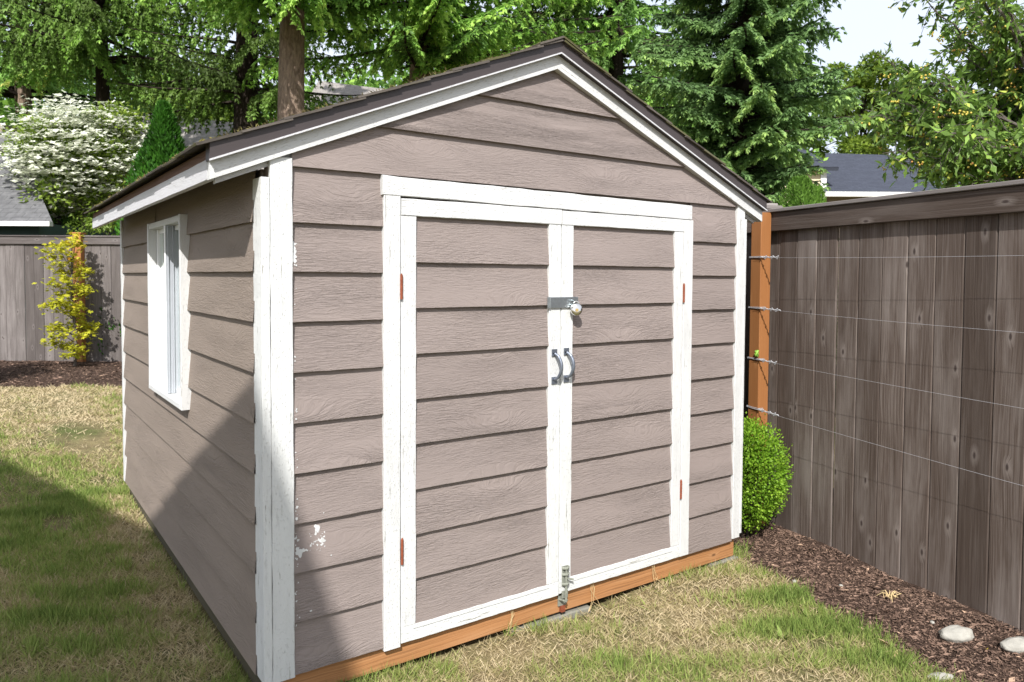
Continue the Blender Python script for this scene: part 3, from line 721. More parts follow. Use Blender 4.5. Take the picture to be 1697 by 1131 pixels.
# padlock hanging from the hasp
pk = empty('padlock', (1.31, -.05, 1.24), 'round silver padlock hanging from the hasp on the shed doors', 'padlock')
mb = MB(); seg = 28
prof = [(0, .010), (.010, .0105), (.020, .0095), (.0255, .006), (.0272, .0015), (.0272, -.0015), (.0255, -.006), (.020, -.0095), (.010, -.0105), (0, -.010)]
axn = np.array((-.42, -.88, .12)); axn /= np.linalg.norm(axn); e1 = np.cross(axn, (0, 0, 1)); e1 /= np.linalg.norm(e1); e2 = np.cross(e1, axn); cc = np.array((1.318, -.052, 1.243))
b = 0
for (r_, h_) in prof:
    for j in range(seg):
        a = 2*math.pi*j/seg; mb.v.append(cc+(e1*math.cos(a)+e2*math.sin(a))*max(r_, .0002)+axn*h_)
for i in range(len(prof)-1):
    for j in range(seg):
        j2 = (j+1) % seg; mb.face([i*seg+j, (i+1)*seg+j, (i+1)*seg+j2, i*seg+j2], [(0, 0)]*4, .5)
mb.build('lock_body', 'chrome', pk, True)
mb = MB(); pts = [cc+e1*math.cos(a)*.0125+e2*(.021+math.sin(a)*.0135) for a in np.linspace(-.5, math.pi+.5, 14)]; mb.tube(pts, .0032, 10); mb.build('shackle', 'chrome', pk, True)
mb = MB(); mb.tube([cc+axn*.0098-e2*.004, cc+axn*.0125-e2*.004], .0072, 14); mb.build('keyway', 'brass', pk)

# concrete pads under the skirt
def block(x0, x1, y0, y1, z0, z1, lbl):
    mb = MB(); mb.box(x0, x1, y0, y1, z0, z1, grain='x', n=8, jit=.003, ch=.006); o = mb.build('concrete_block', 'concrete'); tag(o, lbl, 'concrete block', 'concrete pads under the shed skirt')
block(1.03, 1.46, -.004, .26, -.20, -.108, 'flat grey concrete pad under the skirt below the door bolt')
block(2.29, 2.50, -.008, .22, -.20, -.100, 'small pale concrete pad under the shed corner nearest the boxwood')

# ================================================================== FENCES
def fence(nm, org, D, N, s0, s1, z_top, zbot, lbl, mats, bw=.142, posts=(), seed=1, trimw=.108, s_full=None, mid=None):
    R_.seed(seed); D3 = np.array((*D, 0.)); N3 = np.array((*N, 0.)); Z = np.array((0, 0, 1.))
    fe = empty(nm, (*(org+D*(s0+s1)/2), 0.), lbl, 'fence')
    mb = MB(); s_ = s0
    while s_ < s1:
        wd = bw+R_.uniform(-.004, .004); p = org+D*s_; zb = zbot(*p)-.06; dz = R_.uniform(-.004, .004)
        o = np.array((p[0], p[1], zb))+N3*R_.uniform(-.003, .003)
        mb.board(o, Z+D3*R_.uniform(-.0006, .0006), D3, N3, z_top-.012-zb+dz, wd-(.006 if seed == 21 and abs(s_-1.42) < .07 else R_.choice((.0015, .002, .0025))), .016, ch=.005, n=6, jit=.0006)
        s_ += wd
    mb.build('board_panel', mats[0], fe)
    s_ = s0; mt = MB(); mc = MB(); mr = MB(); step = 2.44; marks = sorted([s0]+[q for q in posts if s0 < q < s1]+[s1])
    for a, b in zip(marks[:-1], marks[1:]):
        p = org+D*(a+.002); L = b-a-.004
        mt.board(np.array((*p, z_top-.021-trimw))+N3*.0165, D3, Z, N3, L, trimw, .034, n=10, jit=.0008, ch=.003)
        mc.board(np.array((*p, z_top-.020))-N3*.045, D3, N3, Z, L, .045+.0165+.034+.016, .020, n=12, jit=.0012, ch=.003)
        for zz in (z_top-.13, z_top-.95, .16): mr.board(np.array((*p, zz))-N3*.040, D3, Z, N3, L, .085, .036)
    mt.build('top_trim', mats[1], fe); mc.build('cap_rail', mats[2], fe); mr.build('back_rail', mats[1], fe)
    return fe, D3, N3
s_post = float((np.array([3.02, .36])-FA)@FD)
fe, D3, N3 = fence('wooden_fence', FA, FD, FN, -.9, FL, 1.786, lambda x, y: float(gz(x, y)), 'brown grey weathered board fence on the right with wires strung across it', ('fence_wood', 'fence_wood', 'grey_wood'), posts=(s_post, s_post+2.4, s_post+4.8), seed=21)
for s_ in (s_post, s_post+2.4, s_post+4.8):
    p = FA+FD*s_-FN*.05; mb = MB(); q = np.array((*p, -.2)); mb.board(q-D3*.045-N3*.045, (0, 0, 1), D3, N3, 2.0, .09, .085, ch=.004); mb.build('post', 'fence_wood', fe)
    mb = MB(); mb.board(np.array((*p, 1.80))-D3*.075-N3*.07, D3, N3, (0, 0, 1), .15, .15, .022, ch=.006); mb.board(np.array((*p, 1.8225))-D3*.055-N3*.05, D3, N3, (0, 0, 1), .11, .11, .014, ch=.006); mb.build('post_cap', 'grey_wood', fe)
gp = float((np.array([.225, 9.90])-GA)@GD)
ge, E3, H3 = fence('wooden_fence', GA, GD, GN, .1, GL, 1.955, lambda x, y: float(gz(x, y))+.01, 'pale grey sunlit board fence at the far end of the lawn', ('pale_fence', 'pale_fence', 'pale_fence'), posts=(gp-2.4, gp, gp+2.4), seed=5)
for s_ in (gp-2.4, gp, gp+2.4):
    p = GA+GD*s_+GN*.055; mb = MB(); q = np.array((*p, -.1)); mb.board(q-E3*.06-H3*.045, (0, 0, 1), E3, H3, 2.075, .12, .10, ch=.004); mb.build('post', 'cedar_stain', ge)
    mb = MB(); mb.board(np.array((*p, 1.976))-E3*.075-H3*.065, E3, H3, (0, 0, 1), .15, .14, .02, ch=.006); mb.build('post_cap', 'cedar_stain', ge)

# orange post and the wires
pc = np.array([3.005, .225]); 
mb = MB(); mb.board(np.array((*pc, -.25))-D3*.044-N3*.0, (0, 0, 1), D3, N3, 2.015, .088, .074, n=6, jit=.0008, ch=.004); o = mb.build('wooden_post', 'cedar_stain')
tag(o, 'orange stained wooden post between the shed corner and the brown fence', 'post')
wz = [(1.503, 1.487, 'highest wire on the brown fence, level with the door hasp'), (1.207, 1.178, 'second wire from the top strung along the brown fence'), (.908, .876, 'third wire from the top, beside the green tie on the post'), (.617, .564, 'lowest wire on the brown fence, just above the boxwood')]
for i, (za, zb, lb) in enumerate(wz):
    we = empty('trellis_wire', (pc[0], pc[1], za), 'thin steel '+lb, 'wire', 'wires strung along the brown fence'); mb = MB()
    e0 = np.array((*(pc+FN*.084+FD*.0), za)); e1_ = np.array((*(FA-FD*.6+FN*.075), zb+(zb-za)*.4)); pts = []
    for k in range(17):
        t = k/16; pts.append(e0+(e1_-e0)*t+np.array((0, 0, -.012*math.sin(math.pi*t))))
    mb.tube(pts, .0007, 6); mb.build('wire', 'wire', we)
    mb = MB(); c0 = np.array((*(pc+FN*.030), za))
    loop = [c0+D3*a+N3*b+np.array((0, 0, R_.uniform(-.003, .003))) for a, b in ((-.052, -.054), (-.054, .046), (.049, .050), (.052, .054), (.052, .04))]
    loop = [c0+D3*.052-N3*.05, c0+D3*.052+N3*.047, c0-D3*.054+N3*.050, c0-D3*.056+N3*.02]
    for rr_ in (0, .006): mb.tube([q+np.array((0, 0, rr_+R_.uniform(-.002, .002))) for q in loop], .0022, 6)
    cur = c0-D3*.056+N3*.052; dirn = unit(pts[1]-pts[0])
    tw = [cur+dirn*s__+np.array((0, 0, .0035*math.sin(s__*260)))+N3*.0035*math.cos(s__*260) for s__ in np.linspace(0, .13+.03*(i % 2), 40)]; mb.tube(tw, .0028, 6)
    for s__ in (.03, .085, .125): mb.tube([cur+dirn*s__+np.array((0, 0, -.008)), cur+dirn*(s__+.012)+np.array((0, 0, .010))], .004, 6)
    mb.build('twisted_end', 'wire', we)
mb = MB()
for k in range(5): mb.tube([np.array((*(pc-FD*.03+FN*.079), .945))+np.array((R_.uniform(-.01, .01), R_.uniform(-.01, .01), R_.uniform(-.02, .02))) for _ in range(4)], .006, 6)
o = mb.build('plant_tie', 'green_tape', None, True); tag(o, 'small lime green tie knotted round the orange post', 'plant tie')

# ================================================================== PLANTS NEAR
def dir_sphere(n): return unit(rnd(n))
def boxwood():
    c = np.array((2.735, .13, .295)); root = empty('boxwood_shrub', (c[0], c[1], -.07), 'bright green rounded boxwood between the shed corner and the brown fence', 'shrub')
    n = 15000; d = dir_sphere(n); lump = 1+.15*vnoise(d, 2.6, 2)+.10*vnoise(d, 7., 5)+.05*vnoise(d, 15., 6)
    rr = np.where(NP.random(n) < .75, NP.uniform(.86, 1.03, n), NP.uniform(.45, .9, n)); R3 = np.array((.178, .215, .285))
    P = c+d*R3*(lump*rr)[:, None]
    sh = NP.random(n) < .12; P[sh] += d[sh]*NP.uniform(.0, .045, sh.sum())[:, None]
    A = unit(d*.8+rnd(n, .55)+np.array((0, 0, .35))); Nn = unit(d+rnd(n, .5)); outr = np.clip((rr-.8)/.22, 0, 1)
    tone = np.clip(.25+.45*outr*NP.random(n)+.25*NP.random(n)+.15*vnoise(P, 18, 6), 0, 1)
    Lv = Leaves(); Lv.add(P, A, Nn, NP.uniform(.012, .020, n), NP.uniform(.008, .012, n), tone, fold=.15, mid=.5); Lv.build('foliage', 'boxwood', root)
    mb = MB()
    for k in range(9):
        a = R_.random()*6.28; mb.tube([(c[0]+.02*math.cos(a), c[1]+.02*math.sin(a), -.1), (c[0]+.06*math.cos(a), c[1]+.06*math.sin(a), .08), (c[0]+.14*math.cos(a), c[1]+.14*math.sin(a), .3)], [.008, .006, .003], 6)
    mb.build('stem', 'bark_dark', root)
boxwood()

def maple():
    root = empty('maple_sapling', (.255, 9.62, .06), 'yellow leaved maple sapling in front of the far grey fence', 'sapling'); b0 = np.array((.255, 9.62, .06))
    mb = MB(); Lv = Leaves(); trunk = [b0+np.array((.0, 0, 0)), b0+np.array((.02, -.02, .5)), b0+np.array((-.03, .0, 1.0)), b0+np.array((-.02, 0, 1.6)), b0+np.array((.0, 0, 1.86))]
    mb.tube(trunk, [.022, .017, .013, .008, .003], 7)
    rr0 = np.array((r0[0], r0[1], 0)); ff0 = np.array((fw[0], fw[1], 0))
    spots = [(-.42, 1.78), (-.30, 1.65), (-.12, 1.76), (.03, 1.80), (-.38, 1.5), (.06, 1.6), (.26, 1.42), (-.20, 1.38), (-.36, 1.25), (.10, 1.3), (.34, 1.12), (.2, 1.18), (-.28, 1.1), (-.1, 1.15), (.05, 1.0), (-.34, .92), (-.18, .95), (.3, .9), (-.08, .78), (-.40, .62), (-.28, .6), (.33, .62), (.15, .55), (-.15, .5), (.38, .5), (-.3, .34), (.36, .32), (-.12, .3), (.2, .22), (.02, 1.45), (0, .65), (-.02, 1.9), (-.45, .38), (.08, .85)]
    for (lx, lz) in spots:
        t = max(.15, lz*.75); base = b0+np.array((0, 0, t))+np.array((-.01, 0, 0)); dy = R_.uniform(-.28, .28); tip = b0+rr0*(lx*.62-.03)+ff0*dy+np.array((0, 0, lz))
        mb.tube([base, (base+tip)/2+np.array((0, 0, .03)), tip], [.007, .004, .002], 5)
        for k in range(46):
            q = tip+(base-tip)*abs(R_.gauss(0, .22))+rr0*R_.gauss(0, .065)+ff0*R_.gauss(0, .08)+np.array((0, 0, R_.gauss(0, .030)))
            # a palmate leaf: five pointed lobes
            ah = R_.random()*6.28; fwd = np.array((math.cos(ah), math.sin(ah), R_.uniform(-.9, -.1))); up = unit(np.array((R_.gauss(0, .4), R_.gauss(0, .4), 1.))); tn = min(1, max(0, .22+R_.gauss(0, .2)+(.28 if abs(lx) < .08 and lz > 1.0 else 0)))
            sd = np.cross(fwd, up)
            A = np.array([fwd*math.cos(a)+sd*math.sin(a) for a in (-1.3, -.65, 0, .65, 1.3)]); Lv.add(np.repeat(q[None], 5, 0), A, np.repeat(up[None], 5, 0), np.array([.036, .052, .062, .052, .036])*R_.uniform(.8, 1.25), .022, tn, fold=.05)
    mb.build('trunk', 'bark_twig', root); Lv.build('foliage', 'maple_leaf', root)
maple()

# stones, leaves and debris
def stone(cx, cy, rx, ry, rz, rot, lbl, sink=.4, seed=0):
    g_ = np.random.default_rng(seed); n1, n2 = 26, 16; V = []
    for i in range(n2+1):
        th = math.pi*i/n2
        for j in range(n1):
            ph = 2*math.pi*j/n1; V.append((math.sin(th)*math.cos(ph), math.sin(th)*math.sin(ph), math.cos(th)))
    V = np.array(V); V = V*(1+.09*vnoise(V, 2.2, seed)+.07*vnoise(V, 5., seed+1)+.012*vnoise(V, 16, seed+2))[:, None]*np.array((rx, ry, rz)); c_, s_ = math.cos(rot), math.sin(rot)
    V = np.stack([V[:, 0]*c_-V[:, 1]*s_, V[:, 0]*s_+V[:, 1]*c_, V[:, 2]], 1)
    z = float(z_right(np.array([cx]), np.array([cy]))[0][0]); F_ = []
    for i in range(n2):
        for j in range(n1): F_.append((i*n1+j, (i+1)*n1+j, (i+1)*n1+(j+1) % n1, i*n1+(j+1) % n1))
    o = np_mesh('rock', V, np.array(F_), np.zeros(len(F_)), 'stone')
    for p in o.data.polygons: p.use_smooth = True
    o.location = (cx, cy, z+rz*(1-sink)); tag(o, lbl, 'rock', 'pale rocks on the mulch bed')
stone(2.465, -1.115, .072, .042, .032, -.5, 'whitish rounded rock on the mulch beside a small yellow leaf', .5, 3)
stone(2.56, -1.30, .075, .04, .028, -.35, 'long whitish rock on the mulch at the right edge of the photo', .55, 5)
stone(2.17, -1.19, .05, .022, .014, -.6, 'flat pale rock half buried where the lawn meets the mulch', .5, 9)
for i, (x, y, r_, lb) in enumerate(((2.467, -.366, .013, 'tiny white pebble on the mulch nearest the boxwood'), (2.505, -1.0, .011, 'tiny white pebble on the mulch just behind the big pale rock'), (2.55, -.56, .009, 'smallest pale pebble in the middle of the mulch bed'))):
    stone(x, y, r_, r_*.7, r_*.6, i, lb, .2, 20+i)
def litter(nm, x, y, n, L, W, mat, lbl, cat, tone=.9, spread=.02, lift=.01, group=None):
    z = float(z_right(np.array([x]), np.array([y]))[0][0]); P = np.array((x, y, z+lift))+rnd(n, 1)*np.array((spread, spread, lift*.6)); a = NP.random(n)*6.28
    A = np.stack([np.cos(a), np.sin(a), NP.normal(size=n)*.35], 1); Lv = Leaves(); Lv.add(P, A, np.array((0, 0, 1.))+rnd(n, .35), L, W, tone, fold=.35, mid=.4); o = Lv.build(nm, mat); tag(o, lbl, cat, group); return o
litter('fallen_leaf', 2.462, -1.225, 1, .045, .018, 'pvc_yellow', 'single yellow fallen leaf lying against the pale rock', 'leaf', spread=.0)
litter('dry_leaf', 2.235, -.985, 4, .075, .022, 'straw', 'curled tan dry leaf where the lawn meets the mulch', 'leaf', spread=.015, lift=.014)
litter('dry_leaf', 2.41, -.44, 1, .03, .014, 'straw', 'small orange tan dry leaf on the mulch near the boxwood', 'leaf', spread=.0)
def stump(x, y):
    z = float(z_right(np.array([x]), np.array([y]))[0][0]); mb = MB()
    for k in range(16):
        a = R_.random()*6.28; r_ = R_.uniform(.02, .055); mb.tube([(x+R_.gauss(0, .008), y+R_.gauss(0, .008), z-.005), (x+r_*.5*math.cos(a), y+r_*.5*math.sin(a), z+R_.uniform(.012, .035)), (x+r_*math.cos(a), y+r_*math.sin(a), z+R_.uniform(.0, .03))], [.003, .0022, .001], 5)
    o = mb.build('dead_plant', 'straw'); tag(o, 'brown dead plant tuft in the middle of the mulch bed', 'dead plant')
stump(2.585, -.775)
# weed leaves in the lawn edge
def weed(x, y, n, L, lbl, lift=0.):
    a = NP.uniform(0, 6.28, n); P = np.tile(np.array((x, y, float(gz(x, y))+.005+lift)), (n, 1))+rnd(n, .006); A = np.stack([np.cos(a), np.sin(a), NP.uniform(.3, 1.3, n)], 1)
    Lv = Leaves(); Lv.add(P, A, np.array((0, 0, 1.))+rnd(n, .2), L*NP.uniform(.7, 1.2, n), L*.32, NP.uniform(.1, .35, n), fold=.2); o = Lv.build('weed', 'grass'); tag(o, lbl, 'weed', 'broadleaf weeds in the lawn')
weed(1.93, -.66, 9, .055, 'broadleaf weed in the sunlit lawn beside the small bare patch'); weed(2.17, -.62, 8, .05, 'broadleaf weed at the lawn edge nearest the brown dead tuft'); weed(2.18, -.93, 8, .05, 'broadleaf weed at the lawn edge by the curled dry leaf')
# straws hanging at the skirt
for i, (x, z, lb) in enumerate(((1.02, -.03, 'pale dry straw hanging over the orange skirt left of the bolt'), (1.47, -.03, 'pale dry straw hanging over the orange skirt right of the bolt'), (1.86, -.01, 'pale dry straw bunch under the door frame by the boxwood corner'))):
    mb = MB()
    for k in range(4): mb.tube([(x+R_.gauss(0, .004), -.001, z+.04), (x+R_.gauss(0, .01), -.010, z), (x+.02*R_.gauss(0, 1), -.008, z-.06), (x+R_.gauss(0, .03), -.02, z-.09)], .0009, 5)
    o = mb.build('straw', 'straw'); tag(o, lb, 'straw', 'dry straws on the shed skirt')

# ================================================================== HOUSES
def prism(mb, poly, z0, z1, tone=.5):
    n = len(poly); b = len(mb.v)
    for z in (z0, z1): mb.v += [np.array((p[0], p[1], z)) for p in poly]
    L = 0
    for i in range(n):
        j = (i+1) % n; d = math.dist(poly[i][:2], poly[j][:2]); mb.face([b+i, b+j, b+n+j, b+n+i], [(L, z0), (L+d, z0), (L+d, z1), (L, z1)], tone); L += d
    mb.face([b+i for i in range(n)][::-1], [(p[0], p[1]) for p in poly][::-1], tone); mb.face([b+n+i for i in range(n)], [(p[0], p[1]) for p in poly], tone)
def slab(mb, q, th):
    q = [np.array(p, float) for p in q]; nn = unit(np.cross(q[1]-q[0], q[3]-q[0])); 
    if nn[2] < 0: nn = -nn
    ex = unit(q[1]-q[0]); ey = np.cross(nn, ex); b = len(mb.v); mb.v += q+[p-nn*th for p in q]
    uv = [((p-q[0])@ex, (p-q[0])@ey) for p in q]; mb.face([b, b+1, b+2, b+3], uv, .5); mb.face([b+7, b+6, b+5, b+4], uv[::-1], .5)
    for i in range(4): j = (i+1) % 4; mb.face([b+i, b+4+i, b+4+j, b+j], [(0, 0), (0, .05), (.3, .05), (.3, 0)], .5)
rr3 = np.array((r0[0], r0[1], 0)); ff3 = unit(np.array((fw[0], fw[1], 0)))
# unseen canopy, added and shaped to cast the shadow on lawn and shed
hz = 5.2; C0 = np.array((-2.85, -3.39)); e_1 = unit(np.array((-.534, .845))); e_a = unit(np.array((-.27, .96))); e_b = unit(np.array((-.36, -.85)))
h = empty('shadow_canopy', (-4.2, -2.9, -.1), 'unseen tall pale canopy on posts added left of the lawn to cast its shadow', 'shadow caster')
C1 = C0+e_1*1.47; P1, P2 = C1+e_a*4.0, C0+e_b*3.2
mb = MB(); poly = [C0, C1, P1, P1+np.array((-1.5, -.4)), P2+np.array((-1.9, -.2)), P2]; prism(mb, [tuple(p) for p in poly], hz-.05, hz)
mb.build('roof', 'trim_white', h)
cen = np.array((-4.6, -2.5))
for p in poly[:1]+poly[2:]:
    q = p+(cen-p)*.15; mb = MB(); mb.box(q[0]-.05, q[0]+.05, q[1]-.05, q[1]+.05, -.2, hz-.052, ch=.004); mb.build('post', 'trim_white', h)

# house at the left beyond the fence
h = empty('house', (*at(0, 372, 17)[:2], 0), 'house with grey shingle roof and cream gutter beyond the far fence', 'house')
A_, B_ = at(87, 368, 12.7), at(20, 214, 15.4); lf = -unit(rr3)*9
mb = MB(); slab(mb, (A_+lf, A_, B_, B_+lf), .10); A2 = A_+unit(A_-B_)*0; Bb = B_+(B_-A_)*np.array((1, 1, -1.)); slab(mb, (B_+lf, B_, Bb, Bb+lf), .1); mb.build('roof', 'grey_shingle', h)
mb = MB(); g0 = A_+np.array((0, 0, -.08)); mb.board(g0+lf-ff3*.12, -lf, ff3, (0, 0, 1), 9.02, .10, .08); mb.build('gutter', 'trim_white', h)
mb = MB(); wl0 = A_-unit(rr3)*.55+ff3*.5; p4 = [wl0+lf, wl0, wl0+ff3*5, wl0+lf+ff3*5]; prism(mb, [tuple(p[:2]) for p in p4], -.3, A_[2]+.02); mb.build('wall', 'teal_wall', h)
mb = MB(); ch = at(4, 212, 15.3); mb.board(ch+np.array((0, 0, -.6)), (0, 0, 1), -rr3, ff3, .68, .5, .5); mb.build('chimney', 'tan_wall', h)
mb = MB(); q = at(4, 256, 14.6); mb.tube([q+np.array((0, 0, -.2)), q+np.array((0, 0, .16))], .045, 10); mb.build('vent_pipe', 'brown_metal', h)
# big beige roof behind the spruce trunk
h = empty('house', (*at(430, 250, 24)[:2], 0), 'house with wide pale beige shingle roof behind the spruce trunks', 'house')
a0, a1, b0_, b1_ = at(215, 330, 21), at(760, 330, 21), at(238, 187, 24), at(470, 212, 24)
mb = MB(); slab(mb, (a0, at(500, 330, 21), b1_, b0_), .12); mb.build('roof', 'beige_shingle', h)
mb = MB(); slab(mb, (at(430, 300, 20.8), at(800, 300, 20.8), at(655, 150, 25), at(528, 134, 25)), .12); mb.build('roof', 'beige_shingle', h)
mb = MB(); wl0 = at(260, 330, 22.2); wl1 = at(740, 330, 22.2); p4 = [wl0, wl1, wl1+ff3*5, wl0+ff3*5]; prism(mb, [tuple(p[:2]) for p in p4], -.3, 3.3); mb.build('wall', 'tan_wall', h)
# house on the right
h = empty('house', (*at(1420, 320, 24)[:2], 0), 'cream sided house with dark blue grey roof beyond the brown fence', 'house')
mb = MB(); c0, c1 = at(1230, 330, 23), at(1366, 330, 23)
for k in range(24):
    z0 = .0+k*.2; a, b = np.array((*c0[:2], z0)), np.array((*c1[:2], z0)); top = np.array((0, 0, .205)); mb.lap(a, b, a+top, b+top, -ff3, .02, 1, 0, .5)
mb.v = mb.v; mb.build('siding', 'cream_siding', h)
mb = MB(); prism(mb, [tuple((p)[:2]) for p in (c0+ff3*.01, c1+ff3*.01, c1+ff3*6, c0+ff3*6)], -.3, 4.79); mb.build('wall', 'cream_siding', h)
mb = MB(); mb.board(np.array((*c1[:2], -.2))-rr3*.14-ff3*.045, (0, 0, 1), rr3, ff3, 5.0, .18, .02); mb.build('corner_trim', 'trim_white', h)
mb = MB(); k0, k1 = at(1366, 318, 22.6), at(1700, 318, 22.6); slab(mb, (k0, k1, at(1640, 262, 27), at(1368, 254, 27)), .12); 
slab(mb, (np.array((*(c0-rr3*.4-ff3*.3)[:2], 4.8)), np.array((*(c1+rr3*.3-ff3*.3)[:2], 4.8)), np.array((*(c1+rr3*.3+ff3*3)[:2], 6.0)), np.array((*(c0-rr3*.4+ff3*3)[:2], 6.0))), .12); mb.build('roof', 'blue_shingle', h)
mb = MB(); mb.board(k0+np.array((0, 0, -.15))-ff3*.12, rr3, ff3, (0, 0, 1), 6.2, .12, .14); mb.tube([k0+np.array((0, 0, -.08))-ff3*.06, k0+np.array((.0, 0, -.3))-rr3*.1, k0+np.array((0, 0, -.5))-rr3*.38, k0+np.array((0, 0, -4.))-rr3*.38], .05, 8); mb.build('gutter', 'trim_white', h)
mb = MB(); m0, m1 = k0+ff3*.5, k1+ff3*.5; prism(mb, [tuple(p[:2]) for p in (m0, m1, m1+ff3*5, m0+ff3*5)], -.3, k0[2]-.02); mb.build('wall', 'tan_wall', h)

# ================================================================== TREES
def trunk_mesh(root, p0, height, r_base, mat='bark', lean=(0, 0), top=.06):
    mb = MB(); n = 14; pts = []; rs = []
    for i in range(n+1):
        t = i/n; pts.append((p0[0]+lean[0]*t+.05*math.sin(t*7+p0[0]), p0[1]+lean[1]*t+.05*math.cos(t*6), p0[2]-.2+(height+.2)*t)); rs.append(r_base*((1-t)**.8*(1-top)+top)*(1+.25*math.exp(-t*25)))
    mb.tube(pts, rs, 14); mb.build('trunk', mat, root, True)
    return pts
def conifer(px, D, H, zb, Rmax, r_tr, mat, label, seed, nb=90, hang=.55, drop=.25, bright=.0, az=None, bark_='bark', sprig=.10, dens=1., zvis=8.5, name='spruce_tree', twigL=.75, tw_n=13, group=None):
    g_ = np.random.default_rng(seed); p = at(px, 300, D); z0 = float(gz(p[0], p[1])); base = np.array((p[0], p[1], z0))
    root = empty(name, base, label, 'tree', group); trunk_mesh(root, base, H, r_tr, bark_)
    Lv = Leaves(); mb = MB(); golden = 2.39996
    for b in range(nb):
        t = (b/nb)**1.25; zc = zb+(H-.4-zb)*t; f_ = (1-t)**.85
        low = min(1, .55+.45*(zc-zb)/1.2) if zb > 3 else min(1, .15+.85*(zc-zb)/2.1)
        Lb = Rmax*f_*g_.uniform(.72, 1.08)*((.75+.25*low) if zb > 3 else (.35+.65*low))+.12; a = b*golden+g_.normal()*.3
        if az is not None and g_.random() < az[1] and zb > 3:
            a = az[0]+g_.normal()*.9
        od = np.array((math.cos(a), math.sin(a), 0)); lat = np.array((-od[1], od[0], 0)); vis = zc < zvis; bt = g_.normal()*.13
        us = np.linspace(0, 1, 8); crv = g_.normal()*.15
        def bp(u): return base*np.array((1, 1, 0))+np.array((0, 0, zc))+od*(Lb*u)+lat*(crv*Lb*u*u)+np.array((0, 0, Lb*(.10*u-drop*u**1.6+.10*u**4)))
        mb.tube([bp(u) for u in us], [.012+.035*Lb/3*(1-u) for u in us], 5, .5, False)
        nt_ = int((tw_n if vis else tw_n*.45)*(.5+Lb/Rmax)*dens*1.2)+3; sz = sprig*(1 if vis else 1.9)
        for k in range(nt_):
            u = .14+.86*(k+.5)/nt_; sgn = 1 if k % 2 else -1; q0 = bp(u); TL = twigL*(1-u*.7)*g_.uniform(.5, 1.1)*min(1, Lb/1.6)
            td = unit(od*.55+lat*sgn*g_.uniform(.55, 1.)+np.array((0, 0, .02-.15*hang))); ns = max(3, int(TL/(sz*.42)))
            v = (np.arange(ns)+.5)/ns; path = q0+td*(TL*v)[:, None]*(1-.25*hang*v)[:, None]+np.array((0, 0, -1.))*(hang*TL*1.15*v**1.7)[:, None]+g_.normal(size=(ns, 3))*.012
            tang = unit(td[None]*(1-.35*hang)+np.array((0, 0, -1.))*(hang*1.9*v**.7)[:, None])
            side = unit(np.cross(tang, np.array((0, 0, 1.))+g_.normal(size=3)*.2)); tip = v**2
            for (sa, sb) in ((.85, .6), (-.85, .6), (.45, .9), (-.45, .9), (0., 1.)):
                ax = unit(tang*sb+side*sa+g_.normal(size=(ns, 3))*.22+np.array((0, 0, -.18*hang)))
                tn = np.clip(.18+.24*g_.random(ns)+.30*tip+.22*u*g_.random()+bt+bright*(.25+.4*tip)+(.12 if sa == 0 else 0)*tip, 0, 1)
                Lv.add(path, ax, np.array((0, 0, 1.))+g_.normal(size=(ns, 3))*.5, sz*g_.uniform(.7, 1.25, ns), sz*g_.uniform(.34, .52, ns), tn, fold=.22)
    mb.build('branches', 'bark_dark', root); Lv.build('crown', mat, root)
    return root
# angles towards the camera as seen from the trees
toC = math.atan2(-fw[1], -fw[0])
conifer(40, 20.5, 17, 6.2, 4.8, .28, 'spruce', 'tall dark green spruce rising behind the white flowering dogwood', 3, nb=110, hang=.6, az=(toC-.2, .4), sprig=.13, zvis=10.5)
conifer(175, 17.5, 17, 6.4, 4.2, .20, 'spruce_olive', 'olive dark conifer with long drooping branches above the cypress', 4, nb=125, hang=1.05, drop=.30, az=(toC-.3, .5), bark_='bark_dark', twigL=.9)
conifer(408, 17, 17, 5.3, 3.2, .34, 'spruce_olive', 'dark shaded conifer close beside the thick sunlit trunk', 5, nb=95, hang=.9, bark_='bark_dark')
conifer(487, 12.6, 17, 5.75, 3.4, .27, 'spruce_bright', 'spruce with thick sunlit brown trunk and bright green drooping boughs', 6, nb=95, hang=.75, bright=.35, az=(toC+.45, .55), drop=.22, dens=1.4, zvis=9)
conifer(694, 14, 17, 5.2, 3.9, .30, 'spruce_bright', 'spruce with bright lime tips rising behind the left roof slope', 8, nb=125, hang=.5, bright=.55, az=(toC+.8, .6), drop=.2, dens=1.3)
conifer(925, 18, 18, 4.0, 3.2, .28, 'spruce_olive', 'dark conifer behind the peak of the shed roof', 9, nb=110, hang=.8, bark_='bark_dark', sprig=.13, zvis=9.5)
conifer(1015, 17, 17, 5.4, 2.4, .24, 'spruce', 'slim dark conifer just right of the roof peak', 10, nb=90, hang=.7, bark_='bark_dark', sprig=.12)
conifer(1225, 12.4, 11.5, 2.3, 2.25, .16, 'spruce_blue', 'large bushy blue green spruce above the right roof slope', 12, nb=190, hang=.5, bright=.2, drop=.20, bark_='bark_dark', tw_n=15, twigL=.7, zvis=7.5)
